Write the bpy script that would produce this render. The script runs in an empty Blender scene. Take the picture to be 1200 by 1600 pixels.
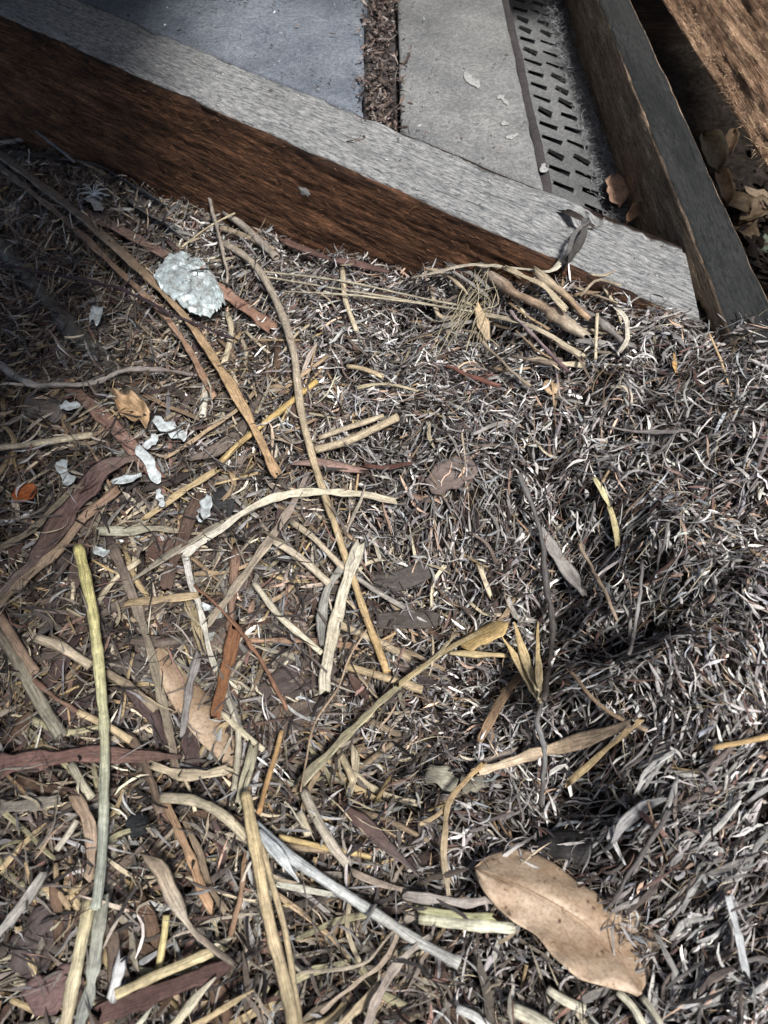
import bpy, math, random
import numpy as np
from mathutils import Vector
random.seed(7); rng = np.random.default_rng(7)
scene = bpy.context.scene
# ------------------------------------------------------------------ camera, sky, sun, exposure
H = 0.45; PITCH = math.radians(55.0); FPX = 1155.0
cd = bpy.data.cameras.new('camera'); cam = bpy.data.objects.new('camera', cd)
scene.collection.objects.link(cam); scene.camera = cam
cam.location = (0, 0, H); cam.rotation_euler = (math.radians(90) - PITCH, 0, 0)
cd.sensor_fit = 'VERTICAL'; cd.sensor_height = 36.0; cd.lens = 36.0*FPX/1600.0
cd.clip_start = 0.01; cd.clip_end = 50
cd.dof.use_dof = True; cd.dof.focus_distance = 0.56; cd.dof.aperture_fstop = 13.0
SUN_EL, SUN_AZ = math.radians(61), math.radians(150)      # azimuth measured from +y towards +x
w = bpy.data.worlds.new('World'); scene.world = w; w.use_nodes = True
nt = w.node_tree; bg = nt.nodes['Background']
sky = nt.nodes.new('ShaderNodeTexSky'); sky.sky_type = 'NISHITA'; sky.sun_disc = False
sky.sun_elevation = SUN_EL; sky.sun_rotation = SUN_AZ
sky.dust_density = 3.0
nt.links.new(sky.outputs[0], bg.inputs[0]); bg.inputs[1].default_value = 0.085
sl = bpy.data.lights.new('sun', 'SUN'); sl.energy = 3.9; sl.angle = math.radians(9); sl.color = (1, .975, .94)
so = bpy.data.objects.new('sun', sl); scene.collection.objects.link(so)
sd = Vector((math.sin(SUN_AZ)*math.cos(SUN_EL), math.cos(SUN_AZ)*math.cos(SUN_EL), math.sin(SUN_EL)))
so.rotation_euler = sd.to_track_quat('Z', 'Y').to_euler()
vs = scene.view_settings; vs.view_transform = 'Standard'; vs.look = 'None'; vs.gamma = 1; vs.use_curve_mapping = False
vs.exposure = 0.5

# ------------------------------------------------------------------ helpers
COL = scene.collection
FWD = np.array([0, math.cos(PITCH), -math.sin(PITCH)]); UPV = np.array([0, math.sin(PITCH), math.cos(PITCH)])
CAM = np.array([0, 0, H])
def ray(u, v):
    u = np.asarray(u, float); v = np.asarray(v, float)
    return np.stack([(u-600)/FPX, FWD[1]+(800-v)/FPX*UPV[1], FWD[2]+(800-v)/FPX*UPV[2]], -1)
def at(u, v, z):
    d = ray(u, v); t = (z-H)/d[..., 2]
    return CAM + d*t[..., None]
CP = np.array([(0,228,-.088),(100,262,-.07),(200,298,-.053),(330,350,-.040),(460,395,-.022),(600,434,.0),(720,432,.034),(800,438,.054),(900,450,.072),(950,474,.076),(1095,512,.09),(1200,516,.094),
 (1000,600,.074),(1200,650,.090),(1200,900,.088),(1050,800,.078),(850,620,.046),(700,560,.022),(600,560,.004),(300,500,-.030),(0,500,-.055),(0,380,-.075),(150,400,-.055),
 (0,800,-.012),(300,800,-.018),(550,760,-.002),(750,700,.026),(850,850,-.010),(850,1000,-.060),(780,900,-.030),(700,950,-.050),(930,1060,-.050),(1045,1000,.070),(1100,1000,.078),(1010,890,.068),(1120,1080,.074),(1040,1090,.045),(960,1000,-.030),(1110,1330,.046),(1090,850,.086),(780,1060,-.065),(900,930,-.035),
 (1200,1150,.066),(1080,1230,.046),(850,1250,-.034),(600,1150,-.036),(300,1100,-.016),(0,1100,0),(0,1400,.01),(300,1400,-.002),(600,1400,-.004),
 (850,1400,-.006),(1040,1450,.006),(1200,1400,.042),(1200,1600,.040),(900,1600,.006),(500,1600,0),(100,1600,0),(950,740,.044),(970,930,-.004)], float)
cpw = at(CP[:,0], CP[:,1], CP[:,2])
cpw = np.vstack([cpw, [(.25,.385,.098),(.30,.385,.10),(.36,.385,.10),(.45,.38,.10),(.26,.42,.085),(.36,.60,-.06),(.45,.66,-.06),(.30,.50,.03),(.42,.50,.05),(.30,.60,-.04),(-.6,.6,-.06),(-.5,.3,0),(-.4,.0,0),(.4,.1,.06),(.5,.3,.07),(0,-.15,0),(.2,-.15,.03),
   (.05,.75,-.02),(-.45,1.0,-.10)]])
def vnoise(x, y, seed=0):
    x = np.asarray(x, float); y = np.asarray(y, float)
    xi = np.floor(x).astype(np.int64); yi = np.floor(y).astype(np.int64)
    fx = x-xi; fy = y-yi; fx = fx*fx*(3-2*fx); fy = fy*fy*(3-2*fy)
    def h(a, b):
        n = (a*374761393 + b*668265263 + seed*974634777) & 0xffffffff
        n = ((n ^ (n >> 13))*1274126177) & 0xffffffff
        return ((n ^ (n >> 16)) & 0xffff)/65535.0
    return (h(xi,yi)*(1-fx)+h(xi+1,yi)*fx)*(1-fy)+(h(xi,yi+1)*(1-fx)+h(xi+1,yi+1)*fx)*fy
def fbm(x, y, o=4, seed=0):
    s = 0; a = .5; n = 0
    for i in range(o):
        s = s + a*vnoise(x*2**i, y*2**i, seed+i); n += a; a *= .5
    return s/n - .5
def terr(x, y):
    x = np.asarray(x, float); y = np.asarray(y, float); sh = x.shape
    x = x.ravel(); y = y.ravel(); out = np.empty_like(x)
    for i in range(0, len(x), 20000):
        d2 = (x[i:i+20000,None]-cpw[None,:,0])**2 + (y[i:i+20000,None]-cpw[None,:,1])**2
        wt = (d2+.0007)**-2.2
        out[i:i+20000] = (wt*cpw[None,:,2]).sum(1)/wt.sum(1)
    out += .016*fbm(x*22, y*22, 3, 5) + .010*fbm(x*70, y*70, 2, 9)
    return out.reshape(sh)
def hit(u, v, off=0.0):
    """where the sight line of a photo pixel meets the litter surface raised by off"""
    d = ray(u, v).reshape(-1, 3); ts = np.linspace(.28, 1.5, 260)
    P = CAM + d[:,None,:]*ts[None,:,None]
    g = P[...,2] - terr(P[...,0], P[...,1]) - off
    k = np.argmax(g < 0, axis=1); k = np.clip(k, 1, None)
    r = np.arange(len(d)); g0 = g[r,k-1]; g1 = g[r,k]
    t = ts[k-1] + (ts[k]-ts[k-1])*np.clip(g0/(g0-g1+1e-12), 0, 1)
    return CAM + d*t[:,None]
def catmull(p, n):
    p = np.asarray(p, float)
    if len(p) == 2: return p[0] + (p[1]-p[0])*np.linspace(0,1,n)[:,None]
    q = np.vstack([2*p[0]-p[1], p, 2*p[-1]-p[-2]])
    seg = np.concatenate([[0], np.cumsum(np.linalg.norm(np.diff(p[:,:2],axis=0),axis=1))]); s = np.linspace(0, seg[-1], n)
    i = np.clip(np.searchsorted(seg, s, side='right')-1, 0, len(p)-2); t = ((s-seg[i])/(seg[i+1]-seg[i]+1e-9))[:,None]
    a, b, c, d = q[i], q[i+1], q[i+2], q[i+3]
    return .5*((2*b)+(-a+c)*t+(2*a-5*b+4*c-d)*t*t+(-a+3*b-3*c+d)*t**3)
def mesh_np(name, V, F, mat, col=None, sv=None, smooth=True, parent=None):
    V = np.asarray(V, np.float32); me = bpy.data.meshes.new(name)
    if isinstance(F, np.ndarray):
        k = F.shape[1]; me.vertices.add(len(V)); me.vertices.foreach_set('co', V.ravel())
        me.loops.add(F.size); me.loops.foreach_set('vertex_index', F.astype(np.int32).ravel())
        me.polygons.add(len(F)); me.polygons.foreach_set('loop_start', np.arange(0, F.size, k, dtype=np.int32))
        me.polygons.foreach_set('loop_total', np.full(len(F), k, np.int32))
    else:
        me.from_pydata(V.tolist(), [], [list(map(int, f)) for f in F])
    me.update(calc_edges=True)
    if smooth: me.polygons.foreach_set('use_smooth', np.ones(len(me.polygons), bool))
    n = len(V)
    if col is not None:
        c = np.ones((n,4), np.float32); c[:,:3] = col
        a = me.attributes.new('Col', 'FLOAT_COLOR', 'POINT'); a.data.foreach_set('color', c.ravel())
    if sv is not None:
        a = me.attributes.new('sv', 'FLOAT_VECTOR', 'POINT'); a.data.foreach_set('vector', np.asarray(sv, np.float32).ravel())
    me.materials.append(mat); o = bpy.data.objects.new(name, me); COL.objects.link(o)
    if parent: o.parent = parent
    return o
def tag(o, label=None, cat=None, group=None, kind=None):
    if label: o['label'] = label
    if cat: o['category'] = cat
    if group: o['group'] = group
    if kind: o['kind'] = kind
    return o
def empty(name, loc=(0,0,0)):
    o = bpy.data.objects.new(name, None); o.location = loc; o.empty_display_size = .01; COL.objects.link(o); return o

# ------------------------------------------------------------------ materials
def newmat(name):
    m = bpy.data.materials.new(name); m.use_nodes = True; n = m.node_tree
    return m, n, n.nodes['Principled BSDF'], n.links.new
def node(n, t, **kw):
    x = n.nodes.new(t)
    for k, v in kw.items(): setattr(x, k, v)
    return x
def math_(n, op, a, b=None, clamp=False):
    x = node(n, 'ShaderNodeMath', operation=op, use_clamp=clamp)
    for i, s in enumerate((a, b)):
        if s is None: continue
        if isinstance(s, (int, float)): x.inputs[i].default_value = s
        else: n.links.new(s, x.inputs[i])
    return x.outputs[0]
def noise(n, vec, scale, detail=4, rough=.6, vscale=None):
    t = node(n, 'ShaderNodeTexNoise'); t.inputs['Scale'].default_value = scale
    t.inputs['Detail'].default_value = detail; t.inputs['Roughness'].default_value = rough
    if vscale:
        mp = node(n, 'ShaderNodeMapping'); mp.inputs['Scale'].default_value = vscale
        n.links.new(vec, mp.inputs[0]); vec = mp.outputs[0]
    n.links.new(vec, t.inputs['Vector']); return t.outputs['Fac']
def mrange(n, v, a, b, c, d):
    x = node(n, 'ShaderNodeMapRange'); n.links.new(v, x.inputs[0])
    for i, k in enumerate((a, b, c, d)): x.inputs[i+1].default_value = k
    return x.outputs[0]
def mixc(n, f, a, b, mode='MIX'):
    x = node(n, 'ShaderNodeMix', data_type='RGBA', blend_type=mode)
    for idx, s in ((0, f), (6, a), (7, b)):
        if isinstance(s, (int, float)): x.inputs[idx].default_value = s
        elif isinstance(s, tuple): x.inputs[idx].default_value = (*s, 1)
        else: n.links.new(s, x.inputs[idx])
    return x.outputs[2]
def bump(n, b, h, strength, dist):
    x = node(n, 'ShaderNodeBump'); x.inputs['Strength'].default_value = strength; x.inputs['Distance'].default_value = dist
    n.links.new(h, x.inputs['Height']); n.links.new(x.outputs[0], b.inputs['Normal'])

def plant_mat(name, rough=.55, spec=.35, lo=.55, hi=1.35, bstr=.5):
    m, n, b, L = newmat(name)
    c = node(n, 'ShaderNodeAttribute', attribute_name='Col'); s = node(n, 'ShaderNodeAttribute', attribute_name='sv')
    tc = node(n, 'ShaderNodeTexCoord')
    st = noise(n, s.outputs['Vector'], 1.0, 4, .7, (9, 70, 1)); sp = noise(n, tc.outputs['Object'], 420, 3, .6)
    bl = noise(n, tc.outputs['Object'], 90, 3, .6)
    f = math_(n, 'MULTIPLY', mrange(n, st, .3, .7, lo, hi), mrange(n, bl, .3, .7, .72, 1.22))
    f = math_(n, 'MULTIPLY', f, mrange(n, sp, .25, .6, .7, 1.1))
    v = node(n, 'ShaderNodeVectorMath', operation='SCALE'); L(c.outputs['Color'], v.inputs[0]); L(f, v.inputs['Scale'])
    L(v.outputs[0], b.inputs['Base Color']); b.inputs['Roughness'].default_value = rough
    b.inputs['Specular IOR Level'].default_value = spec
    bump(n, b, math_(n, 'ADD', st, math_(n, 'MULTIPLY', sp, .5)), bstr, .0006)
    return m
M_plant = plant_mat('dry_plant', .6, .3, .38, 1.4, .7); M_shred = plant_mat('weathered_shreds', .5, .45, .7, 1.25, .25)
M_bark = plant_mat('dry_bark', .75, .2, .55, 1.3, .8)
m, n, b, L = newmat('soil'); M_soil = m
tc = node(n, 'ShaderNodeTexCoord'); f = noise(n, tc.outputs['Object'], 150, 6, .7)
L(mixc(n, mrange(n, f, .35, .7, 0, 1), (.006,.005,.0045), (.035,.028,.022)), b.inputs['Base Color']); b.inputs['Roughness'].default_value = .95; b.inputs['Specular IOR Level'].default_value = .1
bump(n, b, f, 1, .004)

def wood_mat(name, dark, light, dust_a, dust_b, dustmix=1.0):
    """sv = (along, across, dust); rough sawn wood under a coat of dust"""
    m, n, b, L = newmat(name)
    s = node(n, 'ShaderNodeAttribute', attribute_name='sv'); sep = node(n, 'ShaderNodeSeparateXYZ'); L(s.outputs['Vector'], sep.inputs[0])
    cmb = node(n, 'ShaderNodeCombineXYZ'); L(sep.outputs[0], cmb.inputs[0]); L(sep.outputs[1], cmb.inputs[1]); V = cmb.outputs[0]
    g1 = noise(n, V, 1, 6, .75, (28, 420, 1)); g2 = noise(n, V, 1, 4, .6, (9, 60, 1)); g3 = noise(n, V, 1, 3, .6, (16, 60, 1))
    g4 = noise(n, V, 1, 5, .8, (70, 1300, 1)); sp = noise(n, V, 900, 3, .6)
    k = math_(n, 'ADD', math_(n, 'MULTIPLY', g1, .5), math_(n, 'MULTIPLY', g4, .5))
    iso = noise(n, V, 1, 7, .78, (95, 380, 1)); fleck = noise(n, V, 1, 3, .6, (160, 900, 1)); st_ = noise(n, V, 1, 4, .6, (7, 20, 1))
    wood = mixc(n, mrange(n, k, .44, .57, 0, 1), dark, light)
    wood = mixc(n, mrange(n, g3, .35, .65, .0, .55), wood, tuple(x*.35 for x in dark))
    wood = mixc(n, mrange(n, g2, .52, .72, 0, .6), wood, tuple(x*1.1 for x in light)); wood = mixc(n, mrange(n, g4, .60, .68, 0, .6), wood, tuple(min(1,x*2.4) for x in light))
    c1 = math_(n, 'ABSOLUTE', math_(n, 'SUBTRACT', noise(n, V, 1, 3, .55, (12, 230, 1)), .5)); c2 = math_(n, 'ABSOLUTE', math_(n, 'SUBTRACT', noise(n, V, 1, 3, .6, (26, 330, 1)), .52))
    c3 = math_(n, 'ABSOLUTE', math_(n, 'SUBTRACT', noise(n, V, 1, 3, .5, (7, 150, 1)), .47)); gate = mrange(n, g2, .45, .6, 0, 1)
    wood = mixc(n, math_(n, 'MULTIPLY', mrange(n, c2, .004, .016, .8, 0), gate), wood, tuple(min(1, x*2.3) for x in light)); wood = mixc(n, mrange(n, c1, .006, .018, .85, 0), wood, tuple(x*.3 for x in dark))
    dust = mixc(n, mrange(n, math_(n, 'ADD', math_(n,'MULTIPLY',iso,.62), math_(n,'MULTIPLY',k,.38)), .42, .57, 0, 1), dust_a, dust_b)
    dust = mixc(n, mrange(n, fleck, .58, .68, 0, .75), dust, tuple(x*.25 for x in dust_a)); dust = mixc(n, mrange(n, st_, .52, .68, 0, .6), dust, tuple(x*.55 for x in dust_a))
    dust = mixc(n, mrange(n, c3, .003, .010, .75, 0), dust, tuple(x*.3 for x in dust_a))
    dust = mixc(n, mrange(n, sp, .35, .65, .35, 0), dust, tuple(x*.3 for x in dust_a))
    dust = mixc(n, mrange(n, g4, .52, .64, 0, .6), dust, tuple(x*.4 for x in dust_a))
    band = mrange(n, math_(n, 'ADD', sep.outputs[1], math_(n, 'MULTIPLY', g3, .03)), .226, .248, 0, .85)
    if name == 'weathered_sawn_timber': wood = mixc(n, band, wood, (.010,.007,.006))
    df = math_(n, 'MULTIPLY', sep.outputs[2], dustmix); df = math_(n, 'ADD', df, math_(n, 'MULTIPLY', math_(n,'SUBTRACT',g1,.5), .5))
    L(mixc(n, mrange(n, df, .35, .65, 0, 1), wood, dust), b.inputs['Base Color'])
    b.inputs['Roughness'].default_value = .8; b.inputs['Specular IOR Level'].default_value = .25
    bump(n, b, math_(n, 'ADD', k, math_(n, 'MULTIPLY', sp, .25)), 1, .0016)
    return m
M_beam = wood_mat('weathered_sawn_timber', (.020,.009,.006), (.22,.105,.055), (.10,.108,.12), (.50,.50,.48))
M_joist = wood_mat('dusty_shaded_joist_timber', (.20,.135,.09), (.55,.40,.28), (.018,.020,.021), (.050,.052,.050))  # top dust darkened and side lightened: joist shading put into the colour
M_rafter = wood_mat('rough_rafter_timber', (.14,.07,.04), (.50,.32,.20), (.3,.2,.14), (.5,.38,.28), .2)
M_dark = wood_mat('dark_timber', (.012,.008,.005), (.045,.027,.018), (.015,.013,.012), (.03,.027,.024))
def cement_mat(name, a, bb, sc=60):
    m, n, b, L = newmat(name); tc = node(n, 'ShaderNodeTexCoord')
    f1 = noise(n, tc.outputs['Object'], 12, 5, .6); f2 = noise(n, tc.outputs['Object'], 260, 5, .75); f3 = noise(n, tc.outputs['Object'], 900, 2, .5)
    f0 = noise(n, tc.outputs['Object'], 5, 4, .65); c = mixc(n, mrange(n, f1, .3, .7, 0, 1), a, bb); c = mixc(n, mrange(n, f0, .45, .62, 0, .6), c, tuple(x*.5 for x in a)); c = mixc(n, mrange(n, f2, .42, .6, .55, 0), c, tuple(x*.35 for x in a))
    c = mixc(n, mrange(n, f3, .6, .72, 0, .6), c, tuple(min(1, x*1.9) for x in bb)); L(c, b.inputs['Base Color'])
    b.inputs['Roughness'].default_value = .9; bump(n, b, math_(n,'ADD',f2,math_(n,'MULTIPLY',f3,.4)), .8, .0012); return m
M_cement = cement_mat('dusty_cement_board', (.15,.155,.16), (.29,.29,.28))
M_cement2 = cement_mat('blue_grey_cement_board', (.105,.125,.16), (.25,.275,.31))
M_metal = cement_mat('dusty_sheet_metal', (.13,.134,.136), (.23,.235,.232))
M_trim = cement_mat('dark_trim', (.035,.03,.03), (.075,.065,.065))
def simple(name, c, rough=.6, c2=None, sc=120, bstr=.4, metal=0):
    m, n, b, L = newmat(name); tc = node(n, 'ShaderNodeTexCoord'); f = noise(n, tc.outputs['Object'], sc, 5, .7)
    L(mixc(n, mrange(n, f, .35, .65, 0, 1), c, c2 or tuple(x*.6 for x in c)), b.inputs['Base Color'])
    b.inputs['Roughness'].default_value = rough; b.inputs['Metallic'].default_value = metal
    bump(n, b, f, bstr, .001); return m
M_white = simple('white_paint_flakes', (.60,.66,.67), .55, (.24,.25,.24), 210)
M_foil = simple('crumpled_foil', (.70,.81,.83), .32, (.27,.28,.27), 130, .8, .3)
M_void = simple('painted_slot_dark', (.01,.01,.01), 1)  # black painted under the slots as the darkness inside them
M_splash = simple('faint_splash', (.42,.42,.40), .9, (.2,.2,.2), 300)
M_web = simple('cobweb', (.25,.26,.27), .8)
# big leaf
m, n, b, L = newmat('tan_leaf'); M_leaf = m
s = node(n, 'ShaderNodeAttribute', attribute_name='sv'); tc = node(n, 'ShaderNodeTexCoord')
sep = node(n, 'ShaderNodeSeparateXYZ'); L(s.outputs['Vector'], sep.inputs[0])
ab = math_(n, 'ABSOLUTE', sep.outputs[0]); ph = math_(n, 'SUBTRACT', math_(n, 'MULTIPLY', sep.outputs[1], 520), math_(n, 'MULTIPLY', ab, 14))
wob = noise(n, tc.outputs['Object'], 60, 3, .5); vein = math_(n, 'SINE', math_(n, 'ADD', ph, math_(n, 'MULTIPLY', wob, 7)))
f1 = noise(n, tc.outputs['Object'], 45, 5, .65); f2 = noise(n, tc.outputs['Object'], 500, 4, .7)
c = mixc(n, mrange(n, f1, .35, .65, 0, 1), (.34,.23,.145), (.50,.39,.28)); c = mixc(n, mrange(n, vein, .2, 1, 0, .13), c, (.52,.42,.31))
c = mixc(n, mrange(n, f2, .35, .55, .45, 0), c, (.13,.07,.035)); f4 = noise(n, tc.outputs['Object'], 150, 3, .6)
c = mixc(n, mrange(n, f4, .62, .72, 0, .9), c, (.07,.035,.02)); L(c, b.inputs['Base Color']); b.inputs['Roughness'].default_value = .55
bump(n, b, math_(n, 'ADD', math_(n,'MULTIPLY',vein,.10), f2), .5, .0007)

# ------------------------------------------------------------------ swept stems, blades, strips
def sweep(name, P, W, T, mat, col, k=8, fold=0.0, roll=0.0, hollow=True, parent=None, seed=0, twist=0.0):
    """P path (n,3), W widths, T thicknesses; closed elliptical or folded section with real thickness"""
    n = len(P); tg = np.gradient(P, axis=0); tg /= np.linalg.norm(tg, axis=1)[:,None]+1e-12
    side = np.cross(tg, [0,0,1.0]); side /= np.linalg.norm(side, axis=1)[:,None]+1e-9
    nor = np.cross(side, tg); a = roll + twist*np.linspace(0, 1, n)
    s2 = side*np.cos(a)[:,None]+nor*np.sin(a)[:,None]; n2 = -side*np.sin(a)[:,None]+nor*np.cos(a)[:,None]
    rings = []; cols = []; svs = []; L_ = np.concatenate([[0], np.cumsum(np.linalg.norm(np.diff(P,axis=0),axis=1))])
    ph = np.arange(k)/k*2*np.pi; cx, cz = np.cos(ph), np.sin(ph)
    col = np.atleast_2d(np.asarray(col, float)); cc = np.stack([np.interp(np.linspace(0,1,n), np.linspace(0,1,len(col)), col[:,j]) for j in range(3)], 1) if len(col) > 1 else np.repeat(col, n, 0)
    R = [(P[i], W[i], T[i], i) for i in range(n)]; rf = np.random.default_rng(seed+900); fr = {0: rf.uniform(-1.3,.3,k)*W[0], n-1: rf.uniform(-.3,1.3,k)*W[-1]}
    if hollow: R = [(P[0]+tg[0]*W[0]*.9, W[0]*.55, T[0]*.55, 0), (P[0], W[0]*.66, T[0]*.66, 0)] + R + [(P[-1], W[-1]*.66, T[-1]*.66, n-1), (P[-1]-tg[-1]*W[-1]*.9, W[-1]*.55, T[-1]*.55, n-1)]
    for (p, w_, t_, i) in R:
        x = cx*w_/2; z = cz*t_/2 + fold*(np.abs(x)-w_*.25)
        rings.append(p + x[:,None]*s2[i] + z[:,None]*n2[i] + (fr[i][:,None]*tg[i] if (not hollow and i in fr) else 0)); cols.append(np.repeat(cc[i:i+1], k, 0))
        svs.append(np.stack([(cx+cz*.3)*.5, np.full(k, L_[i]), np.full(k, seed*1.7)], 1))
    m_ = len(R); V = np.concatenate(rings); F = []
    for i in range(m_-1):
        for j in range(k): F.append((i*k+j, i*k+(j+1)%k, (i+1)*k+(j+1)%k, (i+1)*k+j))
    F.append(tuple(range(k))[::-1]); F.append(tuple(range((m_-1)*k, m_*k)))
    o0 = V.mean(0) if parent is None else np.zeros(3)
    o = mesh_np(name, V-o0, F, mat, np.concatenate(cols), np.concatenate(svs), True, parent)
    if parent is None: o.location = o0
    return o
cnt = [0]
def path3(px, off, n=None, plane=None):
    px = np.asarray(px, float); ln = np.linalg.norm(np.diff(px, axis=0), axis=1).sum()
    n = n or int(np.clip(ln/9, 6, 60)); q = catmull(px, n)
    if plane is not None: P = at(q[:,0], q[:,1], np.interp(np.linspace(0,1,n), np.linspace(0,1,len(np.atleast_1d(plane))), np.atleast_1d(plane)))
    else:
        P = hit(q[:,0], q[:,1], off)
        # a stem bridges hollows: smooth its depth along the sight lines
        d = ray(q[:,0], q[:,1]); t = (P-CAM)[:,1]/d[:,1]
        ts = t.copy()
        for _ in range(max(4, n//2)):
            ts[1:-1] = (ts[:-2]+ts[2:])*.25+ts[1:-1]*.5
        ts = np.minimum(ts, t+.001) if n > 3 else ts
        for _ in range(3): ts[1:-1] = (ts[:-2]+ts[2:])*.25+ts[1:-1]*.5
        P = CAM + d*ts[:,None]
    dep = (P-CAM)@FWD
    return P, dep/FPX
CREAM=(.55,.46,.30); STRAW=(.46,.34,.17); YEL=(.55,.38,.12); TAN=(.36,.25,.14); GREY=(.26,.24,.215); PALE=(.58,.54,.44); BLUEG=(.36,.39,.40)
BROWN=(.11,.065,.04); RED=(.19,.10,.07); PINK=(.30,.18,.135); DARK=(.05,.038,.032); PURP=(.10,.065,.06); RUST=(.24,.10,.035); OLIVE=(.38,.34,.19)
def stem(name, label, cat, px, w, col, off=.007, kind='straw', taper=(1,1), plane=None, group=None, roll=None, parent=None, twist=0, fold=None, mat=None):
    cnt[0] += 1; sd = cnt[0]
    P, s = path3(px, off, plane=plane); n = len(P); x = np.linspace(0,1,n); r = np.random.default_rng(sd)
    W = w*s*np.interp(x, np.linspace(0,1,len(taper)), taper)*(1+(.12 if kind=='straw' else .32)*(vnoise(x*len(P)*.45+sd*3.3, x*0, sd)-.5)*2)
    L_ = np.concatenate([[0], np.cumsum(np.linalg.norm(np.diff(P,axis=0),axis=1))])
    amp = (.0007 if kind != 'straw' else .00035) if w > 4 else .00012
    P = P + np.stack([fbm(L_*60+sd, L_*0+1.5, 3, sd), fbm(L_*60+sd*2, L_*0+3.5, 3, sd+3), fbm(L_*60, L_*0+7, 3, sd+5)], 1)*amp*3
    if kind == 'straw':
        for q in np.arange(r.uniform(.01,.05), L_[-1], .055): W = W*(1+.16*np.exp(-((L_-q)/.0012)**2))
        T = W*.82; k = 8; f = 0; hol = w*s.mean() > .0022
    elif kind == 'twig': W = W*(1+.5*(vnoise(L_*300, L_*0, sd)-.5)+.25*(vnoise(L_*90, L_*0, sd+1)-.5)); T = W*.85; P = P+np.stack([fbm(L_*190, L_*0+sd, 2, sd), fbm(L_*190, L_*0+sd+9, 2, sd+1), 0*L_],1)*min(.0016, W.mean()*.9)*(1 if w > 4 else .15); k = 7; f = 0; hol = False
    elif kind == 'split': T = W*.45; k = 8; f = .55; hol = False      # half stem, gutter shaped
    else: T = np.minimum(W*.12, .0008)+.00025; k = 8; f = r.choice([-.22,.18,.3]); hol = False
    if fold is not None: f = fold
    if roll is None: roll = r.uniform(-.35,.35) if kind in ('blade','split') else r.uniform(0,3)*0
    if len(taper) and taper[0] < .4: W[0] *= .4
    col = np.atleast_2d(np.asarray(col, float)); col = col+(col.mean(1,keepdims=True)-col)*.16
    o = sweep(name, P, W, T, mat or (M_bark if kind == 'bark' else M_plant), col, k, f, roll, hol, parent, sd, twist)
    if parent is None: tag(o, label, cat, group)
    return o
def loft(name, U, M, Lo, mat, col, off=.01, rows=26, cols=12, hfun=None, thick=.0005, plane=None, rough=.0004, parent=None, hook=None):
    """a leaf or flake lofted between upper edge, middle line and lower edge (photo pixels), with thickness"""
    cnt[0] += 1; sd = cnt[0]
    u, mm, l = catmull(U, rows), catmull(M, rows), catmull(Lo, rows); V2 = []; ST = []
    for j in range(cols+1):
        t = -1+2*j/cols
        V2.append(mm+(u-mm)*max(-t,0)+(l-mm)*max(t,0)); ST.append(np.full(rows, t))
    V2 = np.stack(V2, 1); T_ = np.stack(ST, 1); S_ = np.repeat(np.linspace(0,1,rows)[:,None], cols+1, 1)
    c = V2.reshape(-1,2).mean(0)
    base = hit([c[0]],[c[1]],off)[0][2] if plane is None else plane
    # tangent plane of the litter under the piece, fitted from its corners
    if plane is None:
        q = hit(V2[::rows-1,::cols,0].ravel(), V2[::rows-1,::cols,1].ravel(), off); q = np.vstack([q, hit([c[0]],[c[1]],off)])
        A = np.c_[q[:,0], q[:,1], np.ones(len(q))]; k_, *_ = np.linalg.lstsq(A, q[:,2], rcond=None); k_[:2] = np.clip(k_[:2], -.5, .5)
        k_[2] = (q[:,2]-A[:,:2]@k_[:2]).mean()
    else: k_ = np.array([0,0,plane])
    d = ray(V2[...,0], V2[...,1]); t = (k_[0]*CAM[0]+k_[1]*CAM[1]+k_[2]-H)/(d[...,2]-k_[0]*d[...,0]-k_[1]*d[...,1])
    P = CAM + d*t[...,None]
    hh = hfun(S_, T_) if hfun else .0*S_
    hh = hh + rough*4*fbm(P[...,0]*160+sd, P[...,1]*160, 3, sd)
    P = P + np.stack([0*hh, -.0*hh, hh], -1)
    n = rows*(cols+1); V = np.concatenate([P.reshape(-1,3), P.reshape(-1,3)-[0,0,thick]]); F = []
    g = lambda i, j: i*(cols+1)+j
    for i in range(rows-1):
        for j in range(cols):
            F.append((g(i,j), g(i+1,j), g(i+1,j+1), g(i,j+1))); F.append((n+g(i,j), n+g(i,j+1), n+g(i+1,j+1), n+g(i+1,j)))
    for i in range(rows-1):
        F.append((g(i,0), n+g(i,0), n+g(i+1,0), g(i+1,0))); F.append((g(i,cols), g(i+1,cols), n+g(i+1,cols), n+g(i,cols)))
    for j in range(cols):
        F.append((g(0,j), g(0,j+1), n+g(0,j+1), n+g(0,j))); F.append((g(rows-1,j), n+g(rows-1,j), n+g(rows-1,j+1), g(rows-1,j+1)))
    sv = np.stack([T_, np.cumsum(np.r_[0, np.linalg.norm(np.diff(P[:,cols//2],axis=0),axis=1)])[:,None]+0*T_, S_*0+sd], -1).reshape(-1,3); sv = np.concatenate([sv, sv])
    c0 = V.mean(0) if parent is None else np.zeros(3)
    o = mesh_np(name, V-c0, F, mat, np.asarray(col), sv, True, parent)
    if parent is None: o.location = c0
    return o, P
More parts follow.
